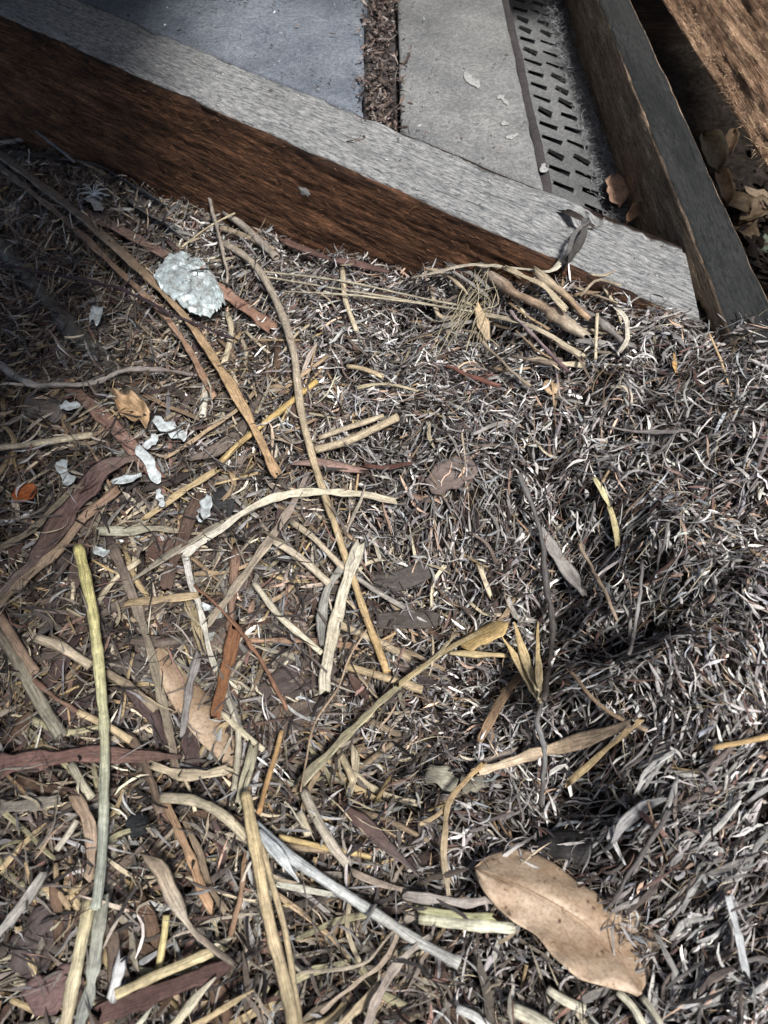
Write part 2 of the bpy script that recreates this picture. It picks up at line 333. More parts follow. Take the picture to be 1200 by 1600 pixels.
def blob(name, label, cat, cx, cy, rx, ry, ang, mat, col, off=.008, hfun=None, irr=.25, rows=14, cols=8, rough=.0006, thick=.0005, group=None, plane=None, tip=.9):
    """irregular flake or leaf scrap: centre, half length, half width and tilt in photo pixels"""
    r = np.random.default_rng(int(cx*7+cy)); n = 7; x = np.linspace(-1,1,n); e = np.sqrt(np.clip(1-(np.abs(x)*tip)**2.4,0,1))
    ca, sa = math.cos(ang), math.sin(ang)
    def tr(xx, yy): return np.stack([cx+xx*ca-yy*sa, cy+xx*sa+yy*ca], 1)
    U = tr(x*rx, -ry*e*(1+irr*r.uniform(-1,1,n))); M_ = tr(x*rx, ry*.2*r.uniform(-1,1,n)); L_ = tr(x*rx, ry*e*(1+irr*r.uniform(-1,1,n)))
    o, _ = loft(name, U, M_, L_, mat, col, off, rows, cols, hfun, thick, plane, rough); tag(o, label, cat, group); return o

# ------------------------------------------------------------------ ground under the litter
nx, ny = 220, 240; gx = np.linspace(-.75, .75, nx); gy = np.linspace(-.35, 1.1, ny); X, Y = np.meshgrid(gx, gy)
Z = terr(X, Y)-.008+.004*fbm(X*180, Y*180, 3, 21)
idx = np.arange(nx*ny).reshape(ny, nx); F = np.stack([idx[:-1,:-1], idx[:-1,1:], idx[1:,1:], idx[1:,:-1]], -1).reshape(-1,4)
g = mesh_np('ground', np.stack([X,Y,Z],-1).reshape(-1,3), F, M_soil); tag(g, kind='structure')

# ------------------------------------------------------------------ sawn timbers
C_ = lambda pr: pr[None,:,0]
def timber(name, A, B, wdt, hgt, side, mat, skewA=0, skewB=0, amp=.0012, seed=1, na=420, parent=None, topdust=True, r=.003, wear=.003, notch=()):
    """A->B the front top edge; side = unit vector from the front edge to the back edge (horizontal)"""
    A = np.array(A, float); B = np.array(B, float); side = np.array(side, float); ln = np.linalg.norm(B-A); ax = (B-A)/ln
    prof = []                                            # (c across, z, nc, nz, dust)
    for z in np.linspace(-hgt, -r, 90): prof.append((0, z, -1, 0, 0))
    for a in np.linspace(0, math.pi/2, 5)[1:-1]: prof.append((r-r*math.cos(a), -r+r*math.sin(a), -math.cos(a), math.sin(a), .35+.6*math.sin(a)*.7))
    for c in np.linspace(r, wdt-r, 40): prof.append((c, 0, 0, 1, 1))
    for z in np.linspace(-r, -hgt, 8): prof.append((wdt, z, 1, 0, 0))
    pr = np.array(prof); k = len(pr); per = np.concatenate([[0], np.cumsum(np.hypot(np.diff(pr[:,0]), np.diff(pr[:,1])))])
    a = np.linspace(0, 1, na)[:,None]; c = pr[None,:,0]
    s0 = skewA*c; s1 = ln+skewB*c; S = s0+(s1-s0)*a
    gr = fbm(S*18+seed*7, per[None,:]*520, 3, seed)*.9 + fbm(S*55, per[None,:]*1300, 2, seed+4)*.6 + fbm(S*9, per[None,:]*90, 3, seed+8)*.8
    face = np.where(pr[None,:,4] > .9, .45, 1.0)
    D = gr*amp*face*2
    edge = np.exp(-((per[None,:]-(hgt))/.005)**2)         # worn, chipped arris
    D = D - edge*wear*np.clip(fbm(S*26, S*0+seed, 4, seed+30)*3+.35, 0, 1.2)
    D = D - np.exp(-((per[None,:]-(hgt+wdt-2*r))/.006)**2)*wear*.55*np.clip(fbm(S*34, S*0+seed, 4, seed+31)*3.4+.3, 0, 1.5)
    for (ns, nc, rs, rc, dp) in notch:
        D = D - (pr[None,:,4] > .8)*dp*np.exp(-((S-ns+ .6*(C_(pr)-nc))/rs)**2-((C_(pr)-nc)/rc)**2)*(1+1.6*fbm(S*120, per[None,:]*160, 3, 77))
    if notch:                                            # long drying checks along the grain
        for q in range(16):
            rr = np.random.default_rng(q+5); c1 = rr.uniform(.006,wdt-.006); s1_ = rr.uniform(0,.95); l1 = rr.uniform(.02,.09); 
            D = D - (pr[None,:,4] > .8)*.0022*np.exp(-((S-s1_)/l1)**4-((C_(pr)-c1-.003*fbm(S*40,S*0,2,q))/.0012)**2)
    P = A + ax*S[...,None] + side*(c[...,None]+ (pr[None,:,2]*D)[...,None]) ; P[...,2] += pr[None,:,1] + pr[None,:,3]*D
    F = []
    I = np.arange(na*k).reshape(na, k)
    F = np.stack([I[:-1,:-1], I[:-1,1:], I[1:,1:], I[1:,:-1]], -1).reshape(-1,4).tolist()
    F += [list(I[0,::-1]), list(I[-1,:])]; F += [[int(I[i,0]), int(I[i+1,0]), int(I[i+1,-1]), int(I[i,-1])] for i in range(na-1)]
    dust = pr[None,:,4] + .45*fbm(S*14, per[None,:]*50, 3, seed+12) + 0*S
    sv = np.stack([S+seed*3, per[None,:]+0*S, dust if topdust else dust*0], -1).reshape(-1,3)
    o = mesh_np(name, P.reshape(-1,3)-A, F, mat, None, sv, True, parent); o.location = A if parent is None else (0,0,0)
    return o
E = at(1095, 505, .09); S0 = at(0, 22, .09); ax = (S0-E)/np.linalg.norm(S0-E); nrm = np.array([-ax[1]*-1, 0, 0]);
nrm = np.array([ax[1], -ax[0], 0]); nrm = nrm if nrm[1] > 0 else -nrm
# the end is cut on the skew so it butts against the joist
back_end = np.array([.2365, .490, .09]); sk = float(np.dot(back_end-E, ax)/np.dot(back_end-E, nrm))
beam = timber('timber_beam', E, E+ax*1.25, .08, .23, nrm, M_beam, skewA=sk, amp=.0013, seed=3, na=760, wear=.006, notch=[(float(np.dot(at(905,352,.09)-E,ax)), .062, .010, .022, .009),(float(np.dot(at(960,385,.09)-E,ax)), .078, .05, .007, .006),(float(np.dot(at(1000,440,.09)-E,ax)), .04, .016, .006, .0025),(float(np.dot(at(720,250,.09)-E,ax)), .078, .05, .006, .005)])
tag(beam, 'long weathered timber beam with rough brown side and dusty grey top rising from the litter', 'beam')
joist = timber('timber_joist', (.2415,.385,.10), (.2415,1.3,.10), .038, .16, (1,0,0), M_joist, amp=.0007, seed=9, na=420, wear=.004)
tag(joist, 'narrow dusty joist with brown side standing against the end of the long beam', 'joist')
raft = timber('rough_rafter', (.318,.35,.36), (.312,1.3,.33), .05, .235, (1,0,0), M_rafter, amp=.0022, seed=15, na=420, topdust=False)
RT = math.radians(38); raft.rotation_euler = (0, RT, 0); raft.location = (.314+.235*math.sin(RT), .35, .125+.235*math.cos(RT))
tag(raft, 'thick rough sawn reddish rafter hanging over the dark gap in the upper right corner', 'rafter')
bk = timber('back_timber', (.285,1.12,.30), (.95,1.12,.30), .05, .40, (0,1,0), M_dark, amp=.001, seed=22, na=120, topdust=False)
tag(bk, 'dark brown timber at the back of the black gap behind the joist', 'timber')

# splinters standing off the rafter face and the beam face
def hairs(name, pts, dirs, lens, wid, mat, col, parent, seed=1, seg=4, sag=.3):
    r = np.random.default_rng(seed); N = len(pts); t = np.linspace(0,1,seg+1)
    dirs = dirs/np.linalg.norm(dirs,axis=1)[:,None]; bend = r.normal(0,1,(N,3)); 
    P = pts[:,None,:]+dirs[:,None,:]*(lens[:,None]*t)[...,None] + bend[:,None,:]*(sag*lens[:,None]*t**2)[...,None]
    sd_ = np.cross(dirs, r.normal(0,1,(N,3))); sd_ /= np.linalg.norm(sd_,axis=1)[:,None]; up = np.cross(sd_, dirs)
    wv = wid[:,None]*(1-.8*t); A3 = [(1,0),(-.5,.87),(-.5,-.87)]
    V = np.stack([P+sd_[:,None,:]*(wv*a)[...,None]+up[:,None,:]*(wv*b_)[...,None] for a,b_ in A3], 2)
    I = np.arange(N*(seg+1)*3).reshape(N, seg+1, 3); F = []
    F = np.concatenate([np.stack([I[:,:-1,j], I[:,:-1,(j+1)%3], I[:,1:,(j+1)%3], I[:,1:,j]], -1).reshape(-1,4) for j in range(3)])
    c = np.repeat(col[:,None,:], (seg+1)*3, 1).reshape(-1,3) if col.ndim == 2 else col
    sv = np.zeros((N*(seg+1)*3,3)); sv[:,2] = np.repeat(r.uniform(0,50,N), (seg+1)*3)
    return mesh_np(name, V.reshape(-1,3), F, mat, c, sv, True, parent)
N = 1500; y = rng.uniform(.42,1.3,N); z = rng.uniform(.118,.34,N); z[:1000] = rng.uniform(.116,.13,1000)
o = hairs('splinters', np.stack([-.002+0*y, y-.35, z-.36], 1), np.stack([rng.uniform(-1,-.1,N), rng.normal(0,.8,N), rng.normal(-.5,.6,N)],1), rng.uniform(.001,.005,N)*np.where(z<.131,1.3,1),
      rng.uniform(.00012,.0004,N), M_plant, np.array([(.42,.30,.2)])*rng.uniform(.5,1.6,(N,1)), raft, 3); tag(o, kind='stuff')
N = 1500; s_ = rng.uniform(.0,1.1,N); zz = rng.uniform(-.13,.0,N)
o = hairs('splinters', ax*s_[:,None]+np.array([0,0,1])*zz[:,None]-nrm*.0006, ax*rng.choice([-1,1],N)[:,None]*1.0-nrm*rng.uniform(.05,.35,N)[:,None]+np.array([0,0,1])*rng.normal(0,.15,N)[:,None],
      rng.uniform(.003,.011,N), rng.uniform(.0001,.0003,N), M_plant, np.array([(.24,.13,.07)])*rng.uniform(.4,1.5,(N,1)), beam, 4); tag(o, kind='stuff')

# ------------------------------------------------------------------ boards, trim and slotted metal behind the beam
def line_y(x):                                            # y of the beam's back edge at x
    p0 = E+nrm*.081; t = (x-p0[0])/ax[0]; return p0[1]+ax[1]*t
def board(name, x0, x1, y1, z, th, mat, label, cat, seed, nxx=70, nyy=160, gap=.002):
    xs = np.linspace(x0, x1, nxx); T_ = np.linspace(0,1,nyy); X = np.repeat(xs[None,:], nyy, 0); Y0 = line_y(xs)+gap; Y = Y0[None,:]+(y1-Y0)[None,:]*T_[:,None]
    ex = np.minimum(X-x0, x1-X); X = X+np.where(ex < 1e-6, (.0045 if seed == 31 else .0014)*fbm(Y*45, Y*0+seed, 4, seed)*2, 0)
    Zt = z+.0012*fbm(X*25, Y*25, 3, seed)+.0005*fbm(X*200, Y*200, 2, seed+2)-.0015*np.exp(-ex/.0016)
    I = np.arange(nxx*nyy).reshape(nyy, nxx); n = nxx*nyy
    Fq = np.stack([I[:-1,:-1], I[:-1,1:], I[1:,1:], I[1:,:-1]], -1).reshape(-1,4).tolist()
    b_ = list(I[0,:])+list(I[1:,-1])+list(I[-1,-2::-1])+list(I[-2:0:-1,0]); V = np.stack([X,Y,Zt],-1).reshape(-1,3); rim = V[b_].copy(); rim[:,2] = z-th; m_ = len(b_)
    Fq += [[int(b_[i]), n+i, n+(i+1)%m_, int(b_[(i+1)%m_])] for i in range(m_)]
    o = mesh_np(name, np.vstack([V, rim]), Fq, mat, smooth=True); tag(o, label, cat); return o
ba = board('cement_board', -.75, -.022, 1.3, .087, .02, M_cement2, 'wide blue grey cement board behind the left part of the long beam', 'board', 31, 150)
bb = board('cement_board', .016, .138, 1.3, .086, .02, M_cement, 'plain grey cement board with white splashes between debris slot and slotted metal', 'board', 37)
sf = board('slot_floor', -.0215, .0155, 1.3, .072, .01, M_trim, 'dark strip at the bottom of the debris filled slot', 'strip', 41, 12, 60)
tr = board('edge_trim', .1386, .1475, 1.3, .083, .012, M_trim, 'dark narrow trim along the right edge of the plain cement board', 'trim', 43, 6, 120)
# white splashes on the board
for (u, v, a, b_, an) in ((737,124,17,5,.75),(786,156,11,4,.8),(789,192,6,3,.1),(800,212,10,2.5,-.3),(850,262,7,5,1.2),(476,300,11,6,.3)):
    if u == 476:
        d = ray(u, v); t = float(np.dot(E-nrm*.003-CAM, nrm)/np.dot(d, nrm)); p = CAM+d*t - E
        th = np.linspace(0, 2*np.pi, 14, endpoint=False); rr = .006*(1+.35*rng.uniform(-1,1,14))
        V = np.array([p-nrm*.0012]+[p+ax*math.cos(q)*r_*1.2+np.array([0,0,1])*math.sin(q)*r_*.7 for q, r_ in zip(th, rr)])
        mesh_np('white_splash', V, [(0,i+1,(i+1)%14+1) for i in range(14)], M_splash, parent=beam)
    else:
        o = blob('white_splash', None, None, u, v, a, b_, an, M_splash, (1,1,1), plane=.0869, irr=.8, rows=16, cols=5, thick=.0003, rough=.0001)
        o.parent = bb
# slotted metal
met = empty('slotted_metal_strip', (.195,.8,.02)); tag(met, 'dusty grey metal strip with rows of slanted slots between cement board and joist', 'metal strip')
V = []; F = []; lipV = []; x_edges = [.1475,.170,.196,.222,.241]; y0, dy = .44, .030
cols_ = [(0,.0035,.40),(1,.0085,.36),(2,.0085,.36)]
def quad(a, b_, c, d): 
    i = len(V); V.extend([a,b_,c,d]); F.append((i,i+1,i+2,i+3))
ZM = .022; slots = []
ny_ = 29
for r_ in range(ny_):
    for c_ in range(4):
        xa, xb = x_edges[c_], x_edges[c_+1]; ya = y0+r_*dy+(.010 if c_ == 1 else 0); yb = ya+dy
        if c_ == 3: quad((xa,ya,ZM),(xb,ya,ZM),(xb,yb,ZM),(xa,yb,ZM)); continue
        cx_, cy_ = (xa+xb)/2, (ya+yb)/2; hw = (.0042,.0098,.0098)[c_]*rng.uniform(.8,1.15); hh = (.0036,.0068,.0068)[c_]*rng.uniform(.7,1.15); sl_ = .0105*hw/.0088
        inn = [(cx_-hw, cy_-hh+sl_), (cx_+hw*.6, cy_-hh-sl_*.8), (cx_+hw, cy_+hh-sl_), (cx_-hw*.6, cy_+hh+sl_*.8)]
        out = [(xa,ya),(xb,ya),(xb,yb),(xa,yb)]
        for k in range(4): quad((*out[k],ZM),(*out[(k+1)%4],ZM),(*inn[(k+1)%4],ZM+.0016 if k in (1,) else ZM),(*inn[k],ZM+.0016 if k in (2,) else ZM))
        for k in range(4): quad((*inn[k],ZM),(*inn[(k+1)%4],ZM),(*inn[(k+1)%4],ZM-.003),(*inn[k],ZM-.003))
        slots.append(inn)
Vn = np.array(V); Vn[:,2] += .0012*fbm(Vn[:,0]*40, Vn[:,1]*40, 2, 4)
mesh_np('slotted_sheet', Vn-np.array([.195,.8,.02]), F, M_metal, smooth=False, parent=met)
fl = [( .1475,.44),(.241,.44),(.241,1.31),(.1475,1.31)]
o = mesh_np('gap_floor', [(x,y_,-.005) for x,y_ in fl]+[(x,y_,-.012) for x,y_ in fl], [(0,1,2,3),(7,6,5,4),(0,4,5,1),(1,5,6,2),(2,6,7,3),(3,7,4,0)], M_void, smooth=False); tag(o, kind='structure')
# rear wall closing the cavity
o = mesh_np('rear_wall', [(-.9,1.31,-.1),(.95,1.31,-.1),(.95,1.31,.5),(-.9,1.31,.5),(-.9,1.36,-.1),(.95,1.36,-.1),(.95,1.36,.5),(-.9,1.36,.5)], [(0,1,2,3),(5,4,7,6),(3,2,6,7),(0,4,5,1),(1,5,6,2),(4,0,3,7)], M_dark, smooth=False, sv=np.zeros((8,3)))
tag(o, kind='structure')

# roof sheeting laid on the rafters over the rear of the cavity
xs = np.linspace(-.95, .33, 190); ys = np.linspace(.92, 1.36, 8); X, Y = np.meshgrid(xs, ys); Zr = .385+.004*np.sin(X*2*np.pi/.076)*2-.03*(Y-.86)
V = np.concatenate([np.stack([X,Y,Zr],-1).reshape(-1,3), np.stack([X,Y,Zr-.003],-1).reshape(-1,3)]); I = np.arange(190*8).reshape(8,190)
Fq = np.stack([I[:-1,:-1], I[:-1,1:], I[1:,1:], I[1:,:-1]], -1).reshape(-1,4)
o = mesh_np('roof_sheet', V, np.concatenate([Fq, Fq[:,::-1]+190*8, np.stack([I[0,1:],I[0,:-1],I[0,:-1]+1520,I[0,1:]+1520],-1)]), M_trim); tag(o, 'corrugated roof sheet resting on the rafter over the rear boards', 'roof')

def slab(name, x0, x1, y0, y1, z0, z1, mat, label, cat):
    v = [(x0,y0,z0),(x1,y0,z0),(x1,y1,z0),(x0,y1,z0),(x0,y0,z1),(x1,y0,z1),(x1,y1,z1),(x0,y1,z1)]
    o = mesh_np(name, v, [(3,2,1,0),(4,5,6,7),(0,1,5,4),(1,2,6,5),(2,3,7,6),(3,0,4,7)], mat, smooth=False, sv=np.array(v)); tag(o, label, cat)
slab('added_shade_board', -1.3, -.015, -.35, 1.5, .80, .82, M_dark, 'added unseen wide dark board overhead on the left, shading the left litter', 'board')  # unseen slab added overhead to shade the left litter

# ------------------------------------------------------------------ fibre litter (stuff)
def pix(P):
    d = P-CAM; z = d@FWD; return 600+FPX*d[:,0]/z, 800-FPX*(d@UPV)/z
def fibres(name, x, y, zo, th, ln, wd, curv, tilt, col, mat, seed, seg=5, fold=.35, lift=.15, zfun=None, rollsd=.6, parent=None, arch=0.):
    r = np.random.default_rng(seed); N = len(x); t = np.linspace(-.5,.5,seg+1)[None,:]
    A = th[:,None]+curv[:,None]*t+ r.normal(0,.16,(N,1))*np.sin(t*9+r.uniform(0,6,(N,1)))
    dx = np.cos(A)*ln[:,None]/seg; dy_ = np.sin(A)*ln[:,None]/seg
    X = x[:,None]+np.cumsum(dx,1)-dx.sum(1,keepdims=True)/2; Y = y[:,None]+np.cumsum(dy_,1)-dy_.sum(1,keepdims=True)/2
    zb = (zfun or terr)(x, y); e = .004
    gx_ = ((zfun or terr)(x+e, y)-zb)/e; gy_ = ((zfun or terr)(x, y+e)-zb)/e
    Z = zb[:,None]+gx_[:,None]*(X-x[:,None])+gy_[:,None]*(Y-y[:,None])+zo[:,None]+tilt[:,None]*t*ln[:,None] + (r.normal(0,lift,(N,1))+arch)*ln[:,None]*(t*2)**2*.5
    P = np.stack([X,Y,Z],-1); tg = np.gradient(P, axis=1); tg /= np.linalg.norm(tg,axis=2,keepdims=True)
    sd_ = np.cross(tg, [0,0,1.]); sd_ /= np.linalg.norm(sd_,axis=2,keepdims=True)+1e-9; nr = np.cross(sd_, tg)
    ro = r.normal(0,rollsd,(N,1))+r.normal(0,.8,(N,1))*t; s2 = sd_*np.cos(ro)[...,None]+nr*np.sin(ro)[...,None]; n2 = nr*np.cos(ro)[...,None]-sd_*np.sin(ro)[...,None]
    pf = np.clip(1-np.abs(t*2)**r.choice([2.,4.,9.],(N,1)), .12, 1)*(1+.3*(r.uniform(-1,1,(N,seg+1))))
    W = wd[:,None]*pf/2; fo = fold*r.uniform(.4,1.6,(N,1))
    V = np.stack([P-s2*W[...,None], P+n2*(W*fo)[...,None], P+s2*W[...,None]], 2)
    I = np.arange(N*(seg+1)*3).reshape(N,seg+1,3)
    F = np.concatenate([np.stack([I[:,:-1,j], I[:,:-1,j+1], I[:,1:,j+1], I[:,1:,j]],-1).reshape(-1,4) for j in (0,1)])
    c = np.repeat(col[:,None,:], (seg+1)*3, 1).reshape(-1,3)
    sv = np.zeros((N,seg+1,3,3)); sv[...,0] = np.array([0,.5,1]); sv[...,1] = ((t+.5)*ln[:,None])[...,None]; sv[...,2] = r.uniform(0,90,(N,1,1))
    o = mesh_np(name, V.reshape(-1,3), F, mat, c, sv.reshape(-1,3), True, parent); tag(o, kind='stuff'); return o
def palette(N, items, r, var=.36):
    p = np.array([i[0] for i in items], float); p /= p.sum(); c = np.array([i[1] for i in items]); k = r.choice(len(items), N, p=p)
    return c[k]*np.array([.98,1,1.05])*np.exp(r.normal(0,var,(N,1)))*(1+r.normal(0,.02,(N,3)))
def clump(x, y): return np.exp(1.1*fbm(x*26, y*26, 3, 71))[:,None]
def scatter(N, r):
    """points spread evenly over the photo's view and a margin round it"""
    x = r.uniform(-.62,.62,N*2); y_ = r.uniform(-.16,.98,N*2)
    keep = (np.abs(x) < .24+.42*np.clip(y_+.1,0,1)) & ((np.array([x-E[0], y_-E[1]]).T@nrm[:2]) < -.001+0*x) | ((x > .2) & (y_ < .52) & (x<.5) & ((np.array([x-E[0], y_-E[1]]).T@nrm[:2]) < .05) & ((x>.285)|(y_<.41)))
    x, y_ = x[keep][:N], y_[keep][:N]; return x, y_
def fine_w(x, y_):
    """0 on the coarse straw side at the left, 1 on the fine shredded mound at the right"""
    u, v = pix(np.stack([x,y_,terr(x,y_)],1)); b_ = 520+.10*(v-700)+60*np.sin(v/130.)+ np.where(v>1150,(v-1150)*.5,0) - np.where(v<620,(620-v)*.9,0)
    return 1/(1+np.exp(-(u-b_)/75)), u, v
FINE = [(24,(.036,.029,.027)),(24,(.14,.122,.112)),(26,(.27,.25,.23)),(17,(.40,.375,.335)),(9,(.60,.57,.51)),(7,(.14,.082,.064)),(6,(.27,.28,.285)),(5,(.38,.26,.18))]
COAR = [(34,(.032,.026,.024)),(24,(.12,.098,.08)),(18,(.22,.19,.155)),(11,(.35,.28,.19)),(8,(.16,.095,.072)),(12,(.29,.28,.265)),(7,(.50,.44,.33))]
def flow(u, v, r):
    th = r.uniform(0, math.pi, len(u)); k = np.clip((u-900)/200,0,1)*np.clip((v-820)/200,0,1)
    f_ = np.radians(np.where(v > 1150, 42, 100)) ; m_ = r.uniform(0,1,len(u)) < k*.75
    th[m_] = (f_+r.normal(0,.38,len(u)))[m_]
    m2 = (~m_)&(u>560)&(v>480)&(v<760)&(r.uniform(0,1,len(u))<.35); th[m2] = (np.radians(-25)+r.normal(0,.5,len(u)))[m2]
    return th
r = np.random.default_rng(11)
x, y_ = scatter(100000, r); fw, u, v = fine_w(x, y_); k = r.uniform(0,1,len(x)) < fw; x, y_, u, v = x[k], y_[k], u[k], v[k]; N = len(x)
fibres('shredded_leaf_litter', x, y_, r.uniform(-.006,.007,N)+np.where(r.uniform(0,1,N)<.08,.003,0), flow(u,v,r), np.clip(np.exp(r.normal(-4.62,.48,N)),.003,.034), r.uniform(.0006,.0019,N)*np.where(r.uniform(0,1,N)<.12,1.5,1),
       r.normal(0,.75,N), r.normal(0,.28,N), palette(N, FINE, r)*clump(x,y_), M_shred, 5, seg=5)
x, y_ = scatter(44000, r); fw, u, v = fine_w(x, y_); k = r.uniform(0,1,len(x)) > fw; x, y_, u, v = x[k], y_[k], u[k], v[k]; N = len(x)
fibres('chopped_straw_litter', x, y_, r.uniform(-.010,.005,N)+.006*fbm(x*120,y_*120,2,44)*2, r.uniform(0,math.pi,N), r.uniform(.008,.034,N), r.uniform(.0007,.0030,N), r.normal(0,.5,N), r.normal(0,.22,N), palette(N, COAR, r)*clump(x,y_), M_plant, 6, seg=5)
# hair-fine rootlets over everything
x, y_ = scatter(9000, r); N = len(x)
fibres('rootlets', x, y_, r.uniform(0,.008,N), r.uniform(0,math.pi,N), r.uniform(.010,.04,N), r.uniform(.00018,.0005,N), r.normal(0,1.6,N), r.normal(0,.25,N), palette(N, [(3,(.05,.035,.03)),(2,(.28,.2,.12)),(1,(.5,.42,.28))], r), M_plant, 8, seg=8, fold=.8)
x, y_ = scatter(5200, r); fw, u, v = fine_w(x, y_); k = r.uniform(0,1,len(x)) < .25+.75*fw; x, y_, u, v = x[k], y_[k], u[k], v[k]; N = len(x)
fibres('top_shreds', x, y_, r.uniform(.007,.014,N), flow(u,v,r), r.uniform(.008,.026,N), r.uniform(.0006,.0018,N), r.normal(0,.9,N), r.normal(0,.3,N), palette(N, FINE, r), M_shred, 15)
x, y_ = scatter(8500, r); fw, u, v = fine_w(x, y_); k = r.uniform(0,1,len(x)) > fw; x, y_ = x[k], y_[k]; N = len(x)
fibres('top_straw_shreds', x, y_, r.uniform(.006,.018,N), r.uniform(0,math.pi,N), r.uniform(.010,.035,N), r.uniform(.0005,.0018,N), r.normal(0,.7,N), r.normal(0,.3,N), palette(N, COAR, r), M_plant, 16)
x, y_ = scatter(22000, r); N = len(x)
fibres('soil_crumbs', x, y_, r.uniform(-.006,.005,N), r.uniform(0,math.pi,N), r.uniform(.0012,.0045,N), r.uniform(.0008,.0026,N), r.normal(0,.5,N), r.normal(0,.5,N), palette(N, [(7,(.025,.02,.018)),(3,(.08,.062,.052)),(2,(.17,.145,.12)),(1,(.33,.29,.23))], r), M_bark, 19, seg=2, fold=.9)
x, y_ = scatter(7000, r); fw, u, v = fine_w(x, y_); k = r.uniform(0,1,len(x)) > fw+.05; x, y_ = x[k], y_[k]; N = len(x)
fibres('split_straw_litter', x, y_, r.uniform(-.005,.006,N), r.uniform(0,math.pi,N), r.uniform(.018,.060,N), r.uniform(.0014,.0042,N), r.normal(0,.3,N), r.normal(0,.18,N), palette(N, [(5,(.09,.07,.056)),(4,(.17,.14,.11)),(4,(.27,.23,.175)),(3,(.38,.32,.23)),(2,(.14,.085,.065)),(2,(.27,.265,.25))], r), M_plant, 18, seg=6, fold=.45, rollsd=.5)
# broad dull bark scraps half buried on the coarse side
x, y_ = scatter(3200, r); fw, u, v = fine_w(x, y_); k = r.uniform(0,1,len(x)) > fw+.05; x, y_ = x[k], y_[k]; N = len(x)
fibres('bark_scraps', x, y_, r.uniform(-.005,.003,N), r.uniform(0,math.pi,N), r.uniform(.015,.045,N), r.uniform(.003,.0075,N), r.normal(0,.25,N), r.normal(0,.15,N), palette(N, [(4,(.07,.05,.042)),(3,(.12,.075,.055)),(2,(.17,.13,.10))], r), M_bark, 9, seg=6, fold=.2, rollsd=.35)
# solid straw pieces (tubes)
def tubes(name, x, y_, zo, th, ln, wd, tilt, col, mat, seed, seg=3, k=6, curv=.2):
    r = np.random.default_rng(seed); N = len(x); t = np.linspace(-.5,.5,seg+1)[None,:]; A = th[:,None]+r.normal(0,curv,(N,1))*t
    dx = np.cos(A)*ln[:,None]/seg; dy_ = np.sin(A)*ln[:,None]/seg; X = x[:,None]+np.cumsum(dx,1)-dx.sum(1,keepdims=True)/2; Y = y_[:,None]+np.cumsum(dy_,1)-dy_.sum(1,keepdims=True)/2
    zb = terr(x,y_); gx_ = (terr(x+.006,y_)-zb)/.006; gy_ = (terr(x,y_+.006)-zb)/.006
    Z = zb[:,None]+gx_[:,None]*(X-x[:,None])+gy_[:,None]*(Y-y_[:,None])+zo[:,None]+tilt[:,None]*t*ln[:,None]
    P = np.stack([X,Y,Z],-1); tg = np.gradient(P,axis=1); tg /= np.linalg.norm(tg,axis=2,keepdims=True); sd_ = np.cross(tg,[0,0,1.]); nr = np.cross(sd_,tg)
    W = wd[:,None]*(1+.2*r.uniform(-1,1,(N,seg+1)))/2; ph = np.arange(k)/k*2*np.pi
    V = np.stack([P+sd_*(W*math.cos(p))[...,None]+nr*(W*.75*math.sin(p))[...,None] for p in ph],2); I = np.arange(N*(seg+1)*k).reshape(N,seg+1,k)
    F = np.concatenate([np.stack([I[:,:-1,j], I[:,:-1,(j+1)%k], I[:,1:,(j+1)%k], I[:,1:,j]],-1).reshape(-1,4) for j in range(k)]+[np.stack([I[:,e,0],I[:,e,1],I[:,e,2],I[:,e,3]],-1) for e in (0,-1)]+[np.stack([I[:,e,0],I[:,e,3],I[:,e,4],I[:,e,5]],-1) for e in (0,-1)])
    c = np.repeat(col[:,None,:],(seg+1)*k,1).reshape(-1,3); sv = np.zeros((N,seg+1,k,3)); sv[...,0] = np.cos(ph)*.5; sv[...,1] = ((t+.5)*ln[:,None])[...,None]; sv[...,2] = r.uniform(0,90,(N,1,1))
    o = mesh_np(name, V.reshape(-1,3), F, mat, c, sv.reshape(-1,3)); tag(o, kind='stuff'); return o
x, y_ = scatter(5200, r); fw, u, v = fine_w(x, y_); k = r.uniform(0,1,len(x)) > fw*.93; x, y_ = x[k], y_[k]; N = len(x)
U0=None
tubes('broken_straw_bits', x, y_, r.uniform(-.005,.004,N), r.uniform(0,math.pi,N), r.uniform(.012,.055,N), r.uniform(.0007,.0026,N), r.normal(0,.15,N), palette(N, [(4,TAN),(3,STRAW),(2,GREY),(2,(.2,.14,.09)),(1,CREAM)], r, .25), M_plant, 12)

# debris in the slot, along the board and beam tops
def flat(z): return lambda X_, Y_: np.full(np.shape(X_), z)
N = 1500; x = np.clip(r.normal(-.003,.010,N),-.030,.026); y_ = r.uniform(.66,1.28,N)
fibres('slot_debris', x, y_, r.uniform(0,.009,N)+np.where(np.abs(x+.003)>.014,.011,0), r.normal(math.pi/2,.8,N), r.uniform(.004,.016,N), r.uniform(.0008,.0034,N), r.normal(0,.9,N), r.normal(0,.3,N), palette(N, [(4,(.06,.045,.038)),(3,(.14,.10,.08)),(2,(.24,.2,.17))], r), M_bark, 31, zfun=flat(.074))
N = 420; x = np.concatenate([r.uniform(-.35,.135,200), r.normal(-.17,.03,150), r.normal(0,.03,70)]); y_ = np.concatenate([line_y(x[:200])+r.exponential(.12,200), r.normal(.99,.02,150), line_y(x[350:])+r.uniform(0,.4,70)])
y_ = np.maximum(y_, line_y(x)-.03)
